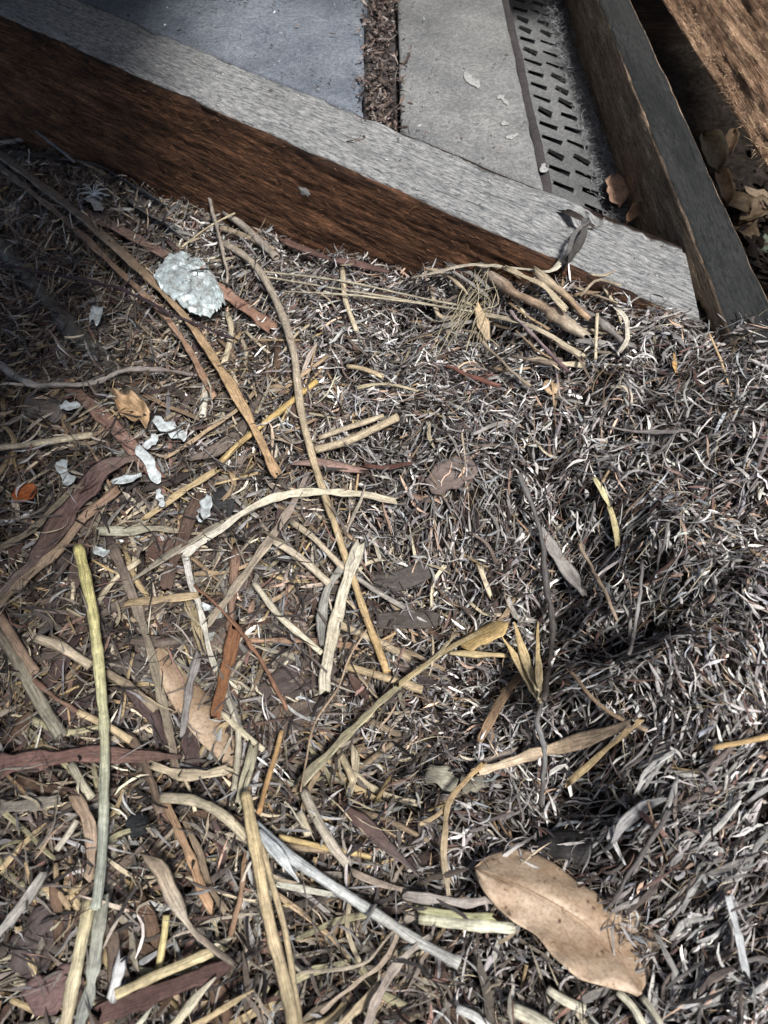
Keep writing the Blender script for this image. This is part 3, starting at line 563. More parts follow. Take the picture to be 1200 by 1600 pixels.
fibres('loose_crumbs', x, y_, r.uniform(.002,.004,N), r.uniform(0,math.pi,N), r.uniform(.001,.0055,N)*np.where(np.arange(N)>200,1.7,1), r.uniform(.0005,.0018,N), r.normal(0,.6,N), r.normal(0,.1,N), palette(N, [(3,(.05,.045,.04)),(1,(.5,.5,.5)),(2,(.14,.1,.08))], r), M_bark, 33, zfun=flat(.0885))
N = 260; s1 = r.uniform(.02,1.0,N); c1 = r.uniform(.004,.076,N); p = E[:2]+ax[:2]*s1[:,None]+nrm[:2]*c1[:,None]
fibres('beam_top_grit', p[:,0], p[:,1], r.uniform(.0008,.0016,N), r.uniform(0,math.pi,N), np.exp(r.normal(-6.1,.5,N)), r.uniform(.0004,.0013,N), r.normal(0,.6,N), r.normal(0,.1,N), palette(N, [(3,(.05,.045,.04)),(2,(.5,.5,.48)),(2,(.14,.1,.08))], r), M_bark, 34, zfun=flat(.0905))
# dusty fluff and cobweb over the slotted metal by the joist
N = 2200; y_ = r.uniform(.55,1.25,N)**1.0; x = .231+r.normal(0,.008,N)-np.clip(y_-.85,0,1)*.06*r.uniform(0,1,N); x = np.clip(x,.15,.239)
fibres('dusty_cobweb', x, y_, r.uniform(0,.006,N)+np.clip(y_-.9,0,1)*.07*r.uniform(0,1,N), r.uniform(0,math.pi,N), r.uniform(.004,.02,N), r.uniform(.0002,.0008,N), r.normal(0,2.5,N), r.normal(0,.4,N), palette(N, [(3,(.09,.09,.09)),(2,(.18,.18,.18)),(1,(.3,.3,.29))], r), M_web, 35, zfun=flat(.023), seg=7)
# dead leaves down in the dark gap
def deadleaf(px, py, rx, ry, ang, z, label, col, group=None):
    return blob('dead_leaf', label, 'leaf', px, py, rx, ry, ang, M_plant, col, plane=z, hfun=lambda s, t: .006*t*t-.006*(s-.5)**2*4, irr=.15, rows=14, cols=8, tip=1.0, group=group)
g_ = 'dead leaves in the dark gap'
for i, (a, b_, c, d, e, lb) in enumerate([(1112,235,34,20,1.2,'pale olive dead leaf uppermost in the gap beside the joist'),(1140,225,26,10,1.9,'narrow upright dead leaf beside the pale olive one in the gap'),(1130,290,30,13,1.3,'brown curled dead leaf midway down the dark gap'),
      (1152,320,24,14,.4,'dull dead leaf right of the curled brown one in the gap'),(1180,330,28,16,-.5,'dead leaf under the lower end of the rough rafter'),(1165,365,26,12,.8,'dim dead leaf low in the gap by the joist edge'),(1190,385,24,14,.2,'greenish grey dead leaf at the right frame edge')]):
    deadleaf(a, b_, c, d, e, -.01-.006*i, lb, tuple(np.array([(.30,.25,.15),(.3,.2,.12),(.36,.24,.15),(.24,.17,.1),(.28,.2,.12),(.26,.18,.11),(.2,.24,.17)][i])*.45), g_)  # leaf colours scaled down to paint in the gap's missing shade
N = 900; x = r.uniform(.283,.5,N); y_ = r.uniform(.55,1.1,N)
fibres('gap_litter', x, y_, r.uniform(0,.02,N), r.uniform(0,3.1,N), r.uniform(.01,.04,N), r.uniform(.003,.014,N), r.normal(0,.6,N), r.normal(0,.3,N), palette(N, [(5,(.02,.014,.01)),(2,(.06,.04,.026)),(1,(.12,.09,.06))], r), M_bark, 37, zfun=flat(-.055), seg=6)  # palette darkened in place of shade the gap does not get
blob('dry_leaf', 'small pinkish brown leaf lying on the slotted metal against the joist', 'leaf', 963, 300, 24, 16, 1.35, M_plant, (.40,.26,.18), plane=.032, hfun=lambda s,t: .004*t*t, tip=.98)
blob('dry_leaf', 'tiny folded brown leaf below the pinkish one at the foot of the joist', 'leaf', 988, 336, 18, 8, 2.2, M_plant, (.34,.21,.13), plane=.04, hfun=lambda s,t: .004*t*t, tip=1.0)

# ------------------------------------------------------------------ individual pieces lying on the litter
# the big leaf
U=[(743,1353),(768,1333),(820,1325),(860,1344),(905,1378),(950,1409),(968,1424),(988,1416),(1020,1448),(1030,1495),(1008,1546)]
Mi=[(742,1357),(775,1372),(815,1388),(850,1405),(885,1425),(915,1445),(945,1475),(970,1500),(985,1525),(1002,1552)]
Lo=[(743,1362),(755,1390),(775,1413),(800,1438),(835,1460),(868,1500),(905,1530),(950,1543),(980,1550),(998,1557)]
bl = empty('broad_leaf', (0,0,0))
o, PL = loft('blade', U, Mi, Lo, M_leaf, (1,1,1), off=.021, rows=60, cols=26, rough=.0004, thick=.0006, parent=bl,
   hfun=lambda s, t: .003*np.sin(np.pi*np.clip(s,0,1))-.003*np.clip(-t,0,1)**2-.002*np.clip(t,0,1)**2 -.0009*np.exp(-(t/.07)**2)+.0012*np.sin(s*37+t*4)*np.clip(np.abs(t)-.55,0,1)*2+.002*np.sin(s*7+t*3))
mid = PL[:,13]+np.array([0,0,.0001]); W = np.linspace(.0009,.0004,len(mid))
sweep('midrib', mid, W, W*.7, M_plant, [(.38,.25,.15)], 6, 0, 0, False, bl, 3)
tag(bl, 'broad smooth tan leaf with a midrib and ragged tip lying at lower right', 'leaf')
c0 = PL.reshape(-1,3).mean(0); bl.location = c0
for ch in bl.children: ch.location = -Vector(c0)

# crumpled foil scrap
fU=[(262,404),(275,399),(300,402),(318,415),(336,436),(349,458),(353,478)]
fM=[(243,440),(265,432),(285,432),(300,440),(318,450),(333,465),(345,488)]
fL=[(240,436),(252,455),(268,470),(285,482),(300,492),(318,499),(335,497)]
def crumple(s, t):
    a = s*6+3+.8*np.sin(t*5+s*3); b_ = t*2.6+.7*np.sin(s*11)
    rid = np.abs(vnoise(a, b_, 51)-.5)*2; rid2 = np.abs(vnoise(a*2.3+3+b_*.7, b_*2.3, 55)-.5)*2; rid3 = np.abs(vnoise(a*5, b_*5, 58)-.5)*2
    return .003*(1-t*t)*np.sin(np.pi*np.clip(s,.02,.98))**.5 + .0060*rid+.0034*rid2+.0015*rid3+.002*(1-np.abs(t)**6)
o, _ = loft('foil_scrap', fU, fM, fL, M_foil, (1,1,1), off=.012, rows=64, cols=52, hfun=crumple, rough=.0004, thick=.0006)
tag(o, 'crumpled white silvery foil scrap lying across the folded stem at upper left', 'foil')

S = stem
st_, tw, bs, gb = 'straw', 'twig', 'bark strip', 'grass blade'
# upper left
S('folded_straw','long flat tan stem running diagonally from the left edge past the foil scrap',st_,[(-15,232),(110,326),(220,424),(292,500),(352,590),(395,665),(428,735)],15,[(.20,.185,.17),(.24,.2,.16),(.36,.24,.14),(.44,.29,.14),(.42,.26,.13)],.016,'split')
S('folded_straw','dull thinner stem lying against the underside of the long flat tan stem',st_,[(-15,250),(100,343),(200,437),(262,498),(300,555),(335,620)],10,[(.17,.15,.13),(.3,.19,.12),(.38,.22,.13)],.013,'split')
S('bark_strip','smooth pinkish brown flat strip passing under the foil scrap',bs,[(132,330),(200,365),(275,408),(345,452),(420,508)],23,[(.27,.19,.16),(.27,.16,.12),(.32,.17,.11)],.009,'bark',fold=.05,roll=.1)
S('curved_straw','long curved cream straw sweeping from the beam down to the centre',st_,[(345,378),(392,408),(432,470),(458,550),(470,640),(490,720),(520,812),(552,905),(580,985),(606,1050)],12,[(.36,.30,.23),(.42,.35,.26),(.46,.36,.22),(.50,.36,.17),(.48,.31,.12)],.014)
S('dark_twig','thin dark purple twig crossing under the long flat tan stem',tw,[(-10,412),(90,430),(190,452),(260,488),(310,508),(362,528)],5,(.06,.038,.045),.020,'twig')
gt = S('forked_twig','pale grey forked twig at the left edge below the foil',tw,[(-10,562),(40,597),(95,600),(148,598),(185,581),(240,577),(305,584)],10,[(.42,.38,.32),(.33,.29,.25),(.24,.19,.17)],.015,'twig',taper=(1.3,1,.9,.8,.5))
S('pale_straw','short cream straw with cut end pointing to the left edge',st_,[(-5,700),(60,692),(145,679)],11,CREAM,.012)
S('thick_stalk','wide dull grey brown stem half buried left of the foil scrap',st_,[(-10,375),(55,445),(110,512),(160,560),(215,620)],27,[(.15,.14,.115),(.13,.12,.10),(.10,.08,.06)],.006,'split',fold=-.3)
S('bark_strip','flat reddish strip leading down to the white flakes at left',bs,[(105,600),(150,638),(200,690),(252,752)],22,[(.22,.13,.09),(.28,.16,.12),(.24,.13,.10)],.010,'bark',fold=.05)
S('grey_twig','slender grey twig lying against the foot of the beam at the left edge',tw,[(-10,224),(60,217),(120,217),(190,224)],8,[(.34,.33,.32),(.2,.19,.19)],.014,'twig',taper=(1,.9,.5))
S('thin_twig','thin bluish twig leaning on the beam at upper left',tw,[(18,172),(65,212),(116,252)],5,[(.13,.13,.15),(.22,.22,.25)],.03,'twig')
S('dead_leaf_strip','withered grey leaf strip along the beam foot at upper left',bs,[(0,238),(80,246),(160,262),(205,290),(250,320)],30,[(.10,.10,.10),(.15,.15,.155),(.12,.12,.12)],.008,'bark',twist=1.2)
S('dead_leaf_strip','crumpled grey leaf strip right of the feather by the beam',bs,[(210,300),(240,335),(275,360)],34,(.13,.13,.135),.006,'bark',twist=.8)
S('thin_stalk','thin upright stalk standing in front of the beam above the foil',tw,[(322,284),(332,330),(348,390),(356,440)],5,[(.3,.26,.22),(.4,.33,.25)],.02,'twig')
S('thin_grass','hair thin yellow grass stalk slanting up to the beam',gb,[(285,385),(330,352),(392,321)],3,(.5,.42,.26),.022,'twig')
S('straw','pale broken straw propped under the beam left of the red strip',st_,[(352,330),(388,360),(432,402)],13,[(.36,.32,.27),(.30,.25,.2)],.012)
S('straw','dim tan straw lying below the propped pale one at the beam foot',st_,[(345,356),(385,370),(428,392)],10,(.35,.27,.18),.010)
S('bark_strip','dark reddish strip lying along the foot of the beam',bs,[(448,378),(510,402),(560,411),(602,424)],14,[(.13,.07,.055),(.16,.09,.075),(.1,.06,.05)],.012,'bark')
S('straw','thin jointed straw standing upright below the dark reddish strip',st_,[(535,420),(540,470),(558,518)],8,CREAM,.010)
for i,(p,lb) in enumerate([([(400,430),(520,450),(640,470),(762,492)],'lowest'),([(410,424),(540,440),(660,466),(765,486)],'uppermost'),([(440,455),(560,462),(680,478),(760,490)],'middle')]):
    S('fine_grass','%s of three fine pale grass stalks lying level toward the grass tuft'%lb,gb,p,3.4,(.48,.42,.29),.012+.002*i,'twig',group='fine grass stalks below the beam')
S('straw','pale cut straw left of the curved cream straw near the foil',st_,[(355,490),(362,520),(350,570)],10,CREAM,.010)
S('straw','stubby cream straw between the long stems below the foil',st_,[(322,598),(316,650)],12,PALE,.009)
S('straw','thin split straw below the stubby cream straw',gb,[(395,615),(370,640),(300,690),(260,715)],6,TAN,.012,'split')
S('yellow_straw','bright yellow straw slanting behind the curved cream straw',st_,[(495,595),(440,640),(380,688),(345,722)],10,[(.58,.38,.09),(.52,.36,.14)],.010)
S('straw','yellow tan split straw continuing down left to the pale roll',st_,[(335,738),(290,765),(232,806)],11,(.48,.35,.17),.010,'split')
# beam middle debris
S('broken_stick','thickest mottled tan stick leaning by the beam at the grass tuft',tw,[(752,418),(800,455),(850,480),(905,520)],19,[(.40,.34,.28),(.34,.23,.15),(.40,.28,.18),(.44,.36,.26)],.016,'twig')
S('broken_stick','smooth tan stick right of the thickest mottled stick by the beam',tw,[(842,430),(880,458),(915,494)],12,[(.44,.36,.24),(.4,.25,.14)],.020,'twig')
S('broken_stick','grey stick against the beam foot at the right of the stick pile',tw,[(890,470),(940,505),(985,545)],12,(.24,.21,.19),.012,'twig')
S('curved_grass','pale curved grass blade bridging from litter up onto the beam edge',gb,[(648,432),(735,414),(800,418),(858,424),(886,398)],10,[(.36,.3,.23),(.55,.48,.35),(.6,.55,.42)],.022,'blade')
S('straw','flat straw lying below the bridging grass blade on the stick pile',st_,[(790,420),(845,445),(880,480)],10,(.52,.42,.27),.024,'split')
S('straw','pale flat straw running right from under the thickest stick',st_,[(755,490),(830,510),(905,555)],9,(.45,.38,.26),.016,'split')
S('purple_twig','pinkish white speckled twig below the stick pile',tw,[(800,490),(838,530),(886,580)],6,[(.42,.33,.33),(.12,.06,.07)],.018,'twig')
S('beam_leaf','dark shrivelled leaf strip draped over the edge of the beam',bs,[(915,345),(908,375),(890,405),(868,440)],13,[(.10,.095,.09),(.05,.045,.04),(.09,.085,.08)],0,'bark',plane=(.098,.1,.1,.06),twist=1.5)
S('beam_leaf','thin bent grey shred beside the dark shrivelled leaf strip',bs,[(918,348),(902,360),(893,378),(880,420),(872,438)],6,(.14,.135,.13),0,'bark',plane=(.1,.105,.1,.06))
S('crumb_of_bark','black brown bark crumb sitting where the beam top is cracked',bs,[(885,330),(905,340),(925,352)],12,(.045,.035,.03),0,'bark',plane=(.093,.096,.093))
S('husk','yellow tan empty husk hanging in the grass tuft',gb,[(745,480),(752,500),(760,525)],20,[(.52,.38,.2),(.4,.3,.18)],.018,'split',taper=(.5,1,.4))
# grass tuft: one plant of fine hairs
tf = empty('grass_tuft'); c_ = hit([755],[480],.01)[0]; tf.location = c_; tag(tf, 'tuft of hair fine pale yellow grass beside the stick pile', 'grass tuft')
for i in range(22):
    a = rng.uniform(-26,34); b_ = rng.uniform(-34,8); lift = rng.uniform(.012,.026)
    ch = S('grass_hair',None,None,[(752+rng.uniform(-22,30),424+rng.uniform(-14,40)),(748+a*.6+rng.uniform(-16,16),466+rng.uniform(-8,8)),(735+a+b_*.5,500+rng.uniform(-12,12)),(724+a*1.2+b_,540+rng.uniform(-40,14))],1.15,tuple(np.array((.46,.39,.25))*rng.uniform(.6,1.15)),lift,'twig',parent=tf)
    ch.location = -Vector(c_)
# left middle
S('bark_strip','broad purple brown bark curl at the left edge',bs,[(215,715),(165,730),(135,765),(95,815),(50,880),(10,925)],32,[(.19,.13,.11),(.13,.075,.065),(.12,.075,.06),(.17,.13,.11)],.013,'bark',taper=(.4,1.1,1.2,.8,.7),fold=.25)
S('bark_strip','narrow olive brown strip under the broad purple bark curl',bs,[(118,760),(80,800),(40,835),(-10,862)],15,(.20,.165,.11),.010,'bark')
S('splintered_straw','splintered tan brown stem running beside the bark curl to the left edge',st_,[(180,768),(140,800),(90,860),(40,905),(-10,955)],14,[(.28,.17,.11),(.3,.21,.13),(.24,.18,.12)],.012,'split')
S('bark_strip','dark chocolate bark strip upright right of the white flake',bs,[(308,782),(290,830),(272,875),(262,905)],22,(.10,.062,.045),.014,'bark')
S('rolled_leaf','pale olive rolled leaf lying level below the splintered stem',bs,[(165,830),(205,832),(240,826),(285,832),(320,834)],13,[(.36,.35,.25),(.3,.27,.19),(.26,.2,.13)],.010,'split',taper=(1.2,1,.7,.4))
S('bark_strip','upright reddish bark strip left of the yellow green straw',bs,[(150,800),(130,850),(120,905)],24,(.12,.08,.068),.006,'bark')
S('bark_strip','dark bark strip leaning behind the top of the yellow green straw',bs,[(100,870),(82,930),(70,985)],24,(.085,.068,.06),.005,'bark')
S('bent_grass','long pale blade bent over at the middle left of the photo',gb,[(612,782),(560,772),(490,769),(430,778),(380,802),(330,838),(290,866)],13,[(.50,.43,.29),(.60,.54,.38),(.52,.46,.34),(.58,.54,.45)],.017,'blade')
S('grey_grass','dull split blade fanning left from the bend of the long pale blade',gb,[(410,790),(340,822),(290,852),(235,888),(180,926)],14,[(.36,.32,.24),(.28,.24,.18)],.013,'split',taper=(.5,1,1,.3))
S('whitish_stalk','thin whitish kinked stem dropping from the bend of the pale blade',st_,[(289,868),(297,905),(312,950),(322,995),(334,1040)],9,[(.55,.53,.48),(.46,.42,.33)],.014,'split')
S('whitish_stalk','thin whitish stem continuing downward past the rusty bark',st_,[(340,1050),(355,1090),(371,1130),(372,1180),(365,1235)],10,[(.46,.42,.32),(.40,.36,.26)],.013)
S('streaked_grass','streaked grey tan blade bundle slanting below the pale blade',gb,[(480,742),(455,792),(418,850),(380,902),(330,968)],15,[(.26,.2,.17),(.36,.29,.21),(.33,.27,.19)],.013,'split',taper=(.6,1,1.2,.8))
S('yellow_green_straw','tall thick yellow green straw standing out at the left',st_,[(122,855),(136,915),(148,985),(156,1060),(162,1130),(163,1210),(161,1290),(155,1380),(148,1420)],17,[(.60,.52,.17),(.56,.50,.20),(.50,.47,.24),(.42,.42,.28),(.34,.36,.29),(.34,.36,.29)],.022,taper=(1.05,1,.95,1))
S('greenish_straw','flattened grey green straw below the yellow green straw at the bottom left',st_,[(160,1412),(152,1470),(142,1540),(122,1612)],19,[(.32,.32,.25),(.25,.26,.23)],.018,'split')
S('red_stick','thin rusty red stick slanting through the left middle',tw,[(305,915),(352,960),(400,1020),(448,1105)],7,[(.22,.10,.05),(.26,.13,.07)],.018,'twig',taper=(.6,1,1))
S('rusty_bark','rusty orange brown bark piece leaning beside the whitish stem',bs,[(368,985),(358,1030),(348,1070),(338,1108)],20,[(.19,.08,.035),(.24,.105,.04),(.2,.08,.03)],.016,'bark',fold=.3)
S('brown_stick','brown upright stick above the rusty bark piece',tw,[(368,855),(364,920),(358,985)],13,(.22,.13,.085),.009,'twig')
S('bark_strip','large purple red blade entering from the left edge below the middle',bs,[(-15,1198),(60,1188),(140,1178),(210,1180),(275,1182)],30,[(.17,.09,.075),(.16,.085,.068),(.12,.07,.055)],.017,'bark',taper=(1.3,1,.9,.7,.35),fold=.12)
S('flat_straw','short flat tan straw lying level above the hidden tan leaf',st_,[(203,943),(250,938),(302,932)],13,[(.32,.23,.12),(.42,.31,.17)],.014,'split')
S('straw','knobbly cream straw stub ending behind the yellow green straw',st_,[(58,996),(95,1010),(142,1040)],16,(.46,.37,.25),.014)
S('straw','dim straw continuing right of the yellow green straw toward the tan leaf',st_,[(165,1050),(205,1075),(245,1110)],14,(.26,.2,.13),.010)
S('thick_stalk','thick olive grey stem leaning from the left edge below the bark curl',st_,[(-5,985),(35,1045),(65,1100),(95,1150)],20,[(.22,.17,.12),(.27,.24,.17),(.24,.22,.16)],.012)
S('straw','brown tan straw just above the thick olive grey stem',st_,[(-5,955),(25,1005),(55,1050)],14,(.33,.22,.14),.014)
S('red_stalk','slender red brown stem leading into a cream straw at left',tw,[(55,1065),(90,1092),(125,1115)],8,(.2,.11,.07),.014,'twig')
S('straw','cream jointed straw at the end of the slender red brown stem',st_,[(122,1112),(160,1130),(205,1158)],12,(.48,.36,.2),.016)
S('brown_stalk','dark brown bent stem continuing below the cream jointed straw',tw,[(205,1155),(222,1180),(240,1230),(250,1260)],14,(.16,.11,.075),.012,'twig')
S('long_stalk','long brown flat stalk running down over the hidden tan leaf',st_,[(170,842),(200,910),(228,990),(250,1080),(268,1160),(275,1200)],15,[(.14,.10,.08),(.2,.16,.12),(.26,.22,.15),(.2,.15,.11)],.013,'split')
S('grey_stalk','grey stalk leaning right of the long brown flat stalk over the tan leaf',st_,[(308,1030),(296,1080),(284,1145)],11,(.22,.2,.185),.022,'split')
S('straw','cream straw sloping right between the whitish stems',st_,[(345,1112),(380,1145),(412,1172)],10,(.50,.44,.29),.014)
S('straw','tan olive upright straw above the rusty bark piece',st_,[(296,935),(308,985),(316,1020)],14,(.32,.25,.14),.009,'split')
S('straw','curled pale brown leaf roll crossing the end of the purple red blade',st_,[(245,1200),(290,1212),(345,1206)],16,(.42,.34,.22),.015,'split')
S('bark_fold','brown fold of bark beside the thin rusty stick',bs,[(395,1000),(470,1000),(555,1008)],12,(.33,.2,.12),.008,'bark')
# hidden tan leaf
o, _ = loft('tan_leaf',[(228,985),(262,1010),(300,1058),(345,1105),(380,1165),(392,1230)],[(226,992),(250,1035),(285,1088),(322,1135),(355,1185),(382,1236)],[(224,998),(245,1055),(272,1105),(305,1150),(338,1185),(368,1240)],M_leaf,(1,1,1),.009,34,14,lambda s,t:-.004*t*t,.0006)
tag(o,'tan leaf partly hidden under stalks left of the centre','leaf')
# centre
S('straw','cream straw slanting down right in the left centre',st_,[(398,912),(432,958),(468,990),(503,1020)],10,(.56,.50,.36),.015)
S('straw','upper of two pale straws meeting the curved cream straw from the left',st_,[(455,815),(495,845),(540,892)],10,(.45,.37,.25),.013)
S('straw','lower of two pale straws meeting the curved cream straw from the left',st_,[(428,845),(470,872),(515,912)],12,(.50,.42,.30),.013)
S('straw','thin grey straw continuing right of the curved cream straw',st_,[(553,900),(590,925),(632,950)],8,(.30,.27,.23),.012)
S('flat_straw','broad pale striped straw standing across the curved cream straw',st_,[(562,850),(548,890),(532,940),(521,985),(510,1040),(507,1075)],18,[(.46,.42,.31),(.58,.52,.38),(.50,.44,.31),(.52,.47,.35)],.018,'split')
S('grey_grass','curved grey blade left of the broad pale striped straw',gb,[(535,885),(512,920),(502,960),(502,1005)],17,[(.26,.25,.21),(.22,.215,.195)],.014,'blade',taper=(.6,1,1,.6))
S('straw','tan straw end lying under the foot of the curved cream straw',st_,[(513,968),(550,985),(590,1002),(640,1030)],13,[(.48,.37,.22),(.36,.28,.17)],.009)
S('straw','rough yellow straw below the foot of the curved cream straw',st_,[(540,1040),(590,1055),(660,1078)],13,[(.44,.33,.17),(.4,.3,.17)],.010)
S('straw','dull split straw right of the rough yellow straw',st_,[(590,1010),(640,1020),(690,1045)],9,(.3,.22,.13),.009,'split')
S('forked_grass','long olive grass stalk rising diagonally right of the centre',gb,[(480,1212),(530,1162),(585,1108),(635,1062),(680,1028),(712,990)],15,[(.34,.30,.19),(.38,.33,.19),(.36,.29,.16)],.020,'split',taper=(1.1,1,.85,.6,.3))
S('forked_grass','side branch of yellow brown grass toward the yellow husk leaf',gb,[(628,1066),(672,1034),(715,1006),(745,990)],8,(.38,.29,.14),.020,'split')
S('husk_sliver','narrow yellow blade lying level left of the spiky husk',gb,[(706,1020),(740,1022),(792,1024)],13,[(.42,.33,.16),(.5,.37,.17)],.018,'blade',taper=(.4,1,.5))
blob('husk_leaf','broad yellow brown husk leaf above the narrow yellow blade','leaf',758,990,42,14,-.45,M_plant,(.46,.33,.15),.020,lambda s,t:-.003*t*t,tip=1.0)
hk = empty('spiky_husk'); c_ = hit([820],[1040],.02)[0]; hk.location = c_; tag(hk,'three pointed yellow husk with spikes pointing up in the hollow','husk')
for p,w_ in (([(842,1098),(818,1052),(800,1020),(783,992)],13),([(840,1080),(826,1045),(813,1005),(804,972)],14),([(843,1095),(842,1050),(840,1010),(840,970)],11)):
    ch = S('husk_spike',None,None,p,w_,[(.44,.36,.22),(.56,.42,.2),(.58,.4,.15)],.026,'split',taper=(.5,1,.8,.1),parent=hk); ch.location = -Vector(c_)
S('flat_straw','long tan flat stalk reaching right to the yellow straw in the hollow',st_,[(752,1205),(800,1190),(860,1170),(930,1150),(985,1131)],18,[(.48,.38,.25),(.40,.29,.18),(.26,.19,.13)],.016,'split',taper=(.7,.85,1,1.3,.8))
S('bent_straw','golden straw bent at a knee above the broad tan leaf',st_,[(750,1196),(728,1222),(705,1250),(697,1290),(693,1335),(701,1394)],9,[(.48,.31,.13),(.50,.37,.2),(.5,.4,.26)],.018,'split')
S('straw','short golden splinter at the knee of the bent golden straw',st_,[(706,1252),(684,1272),(658,1288)],7,(.46,.33,.17),.016,'split')
S('yellow_straw','yellow straw crossing the tip of the long tan flat stalk',st_,[(998,1125),(960,1160),(925,1190),(890,1222)],10,[(.42,.29,.14),(.56,.41,.19)],.017,'split')
S('straw','thin brown straw above the long tan flat stalk in the hollow',st_,[(888,1045),(925,1090),(960,1118),(1010,1142)],7,(.32,.22,.13),.014)
S('orange_stick','short orange straw at the right edge of the mound',st_,[(1115,1167),(1155,1160),(1210,1148)],9,[(.55,.35,.13),(.58,.38,.15)],.012)
S('white_curl','small white curled shred left of the yellow straw end',gb,[(862,1206),(880,1196),(890,1202),(888,1222),(892,1240)],8,(.62,.6,.54),.014,'blade')
S('gnarled_twig','dark gnarled twig running down the hollow behind the spiky husk',tw,[(812,742),(832,790),(848,850),(853,910),(862,975),(858,1040),(850,1090)],9,[(.14,.135,.13),(.09,.08,.075),(.07,.055,.05)],.020,'twig')
S('gnarled_twig','thin dark twig continuing down below the spiky husk',tw,[(850,1090),(840,1130),(852,1170),(848,1215),(846,1252)],7,[(.08,.07,.065),(.2,.2,.2),(.1,.09,.08)],.018,'twig')
S('grey_strip','flat grey strip right of the dark gnarled twig',bs,[(846,828),(868,862),(890,895),(912,925)],22,[(.26,.245,.225),(.2,.18,.165)],.012,'bark',taper=(.6,1,1,.6),fold=.05)
S('thin_stalk','thin brown straight stalk leaning right of the flat grey strip',tw,[(906,850),(925,890),(945,925),(962,965)],6,(.3,.22,.15),.016,'twig')
S('speckled_twig','black and white speckled thread twig in the hollow',tw,[(1003,875),(1000,925),(993,975),(984,1020)],6,[(.05,.04,.04),(.32,.31,.3),(.18,.16,.15)],.016,'twig')
S('husk','small yellow green seed husk on the fine litter above the hollow',gb,[(932,752),(942,772),(952,792)],13,(.58,.52,.26),.012,'split',taper=(.6,1,.3))
S('husk','olive stalk end just below the small yellow green husk',gb,[(952,795),(960,820),(965,850)],9,(.42,.35,.16),.010,'split')
S('straw_pair','upper straw of the pair lying level right of the curved straw',st_,[(498,684),(545,668),(600,650)],9,(.44,.35,.23),.012)
S('straw_pair','lower thicker straw of the pair lying level right of the curved straw',st_,[(492,704),(550,686),(622,652)],13,(.48,.38,.24),.014)
S('bark_strip','pinkish brown leaf strip just right of the curved straw',bs,[(465,722),(510,724),(562,734)],20,[(.25,.16,.13),(.27,.165,.13)],.012,'bark',taper=(.6,1,.5))
S('bark_strip','dark red brown chip right of the pinkish leaf strip',bs,[(572,728),(605,730),(642,724)],13,(.12,.055,.04),.012,'bark',taper=(.5,1,.5))
S('straw','short tan straw near the centre top under the beam',st_,[(542,572),(570,577),(598,588)],8,(.5,.38,.22),.011)
S('straw','short yellow straw left of the curved straw below the foil',st_,[(560,605),(600,600),(650,610)],6,(.5,.42,.25),.011,'split')
S('thin_twig','thin red brown twig below the grass tuft',tw,[(700,572),(735,588),(775,602)],7,(.2,.08,.055),.012,'twig')
S('straw','thin dry stalk slanting right below the stick pile',tw,[(748,530),(790,570),(822,600)],6,(.38,.3,.2),.012,'twig')
blob('bark_chip','broad dull brown bark chip in the centre of the fine litter','bark chip',705,742,40,22,-.5,M_bark,(.16,.125,.11),.009,tip=.8)
blob('bark_chip','dark grey flat chip right of the broad pale striped straw','bark chip',625,905,52,17,-.25,M_bark,(.085,.075,.068),.007,tip=.8)
blob('bark_chip','second dark chip below the dark grey flat chip','bark chip',638,968,50,15,.0,M_bark,(.08,.068,.06),.007,tip=.8)
blob('bark_chip','large dark purple bark slab left of the root thread','bark chip',465,1060,62,26,-.5,M_bark,(.085,.066,.06),.006,tip=.8,rows=18)
blob('bark_chip','brown bark slab under the root thread','bark chip',470,1115,46,20,-.2,M_bark,(.13,.10,.08),.006,tip=.8)
blob('bark_chip','dark brown chip above the flat tan straw at left','bark chip',275,855,44,20,-.3,M_bark,(.12,.075,.06),.006,tip=.8)
blob('bark_chip','dark bark chip right of the yellow green straw','bark chip',215,1035,40,18,-.4,M_bark,(.07,.058,.05),.006,tip=.8)
blob('bark_chip','long dark bark slab left of the yellow green straw foot','bark chip',60,1470,60,34,-1.0,M_bark,(.075,.058,.055),.008,tip=.8)
blob('bark_chip','rose brown bark slab at the bottom left corner','bark chip',85,1545,48,32,-.5,M_bark,(.14,.09,.085),.010,tip=.8)
blob('black_crumb','black charcoal like crumb right of the white flakes','crumb',350,785,18,22,.2,M_bark,(.03,.03,.032),.006,lambda s,t:.004*(1-t*t),tip=.9)
blob('black_crumb','black lump above the broad tan leaf','crumb',880,1325,42,24,.1,M_bark,(.035,.033,.033),.004,lambda s,t:.005*(1-t*t),tip=.9,rough=.0015)
blob('black_crumb','black lump left of the thick curved straw at bottom left','crumb',215,1290,16,20,.2,M_bark,(.02,.022,.024),.008,lambda s,t:.004*(1-t*t),tip=.9)
blob('leaf_scrap','pale grey crumpled leaf scrap left of the bent golden straw','leaf scrap',690,1215,26,17,.35,M_plant,(.30,.285,.22),.012,lambda s,t:.003*np.sin(s*5),tip=.8)
blob('leaf_scrap','dimmer grey leaf scrap right of the bent golden straw','leaf scrap',738,1222,18,16,-.2,M_plant,(.20,.18,.14),.010,tip=.8)
S('withered_leaf','purple brown withered leaf curled in the lower centre',bs,[(540,1262),(572,1290),(608,1325),(650,1362)],24,[(.12,.07,.06),(.15,.10,.085),(.14,.11,.10)],.014,'bark',taper=(.6,1,1,.5),twist=.9)
S('root_thread','hair thin tan root thread hanging through the lower centre',tw,[(572,985),(545,1030),(528,1075),(492,1130),(478,1190),(470,1235)],3,(.45,.32,.2),.022,'twig')
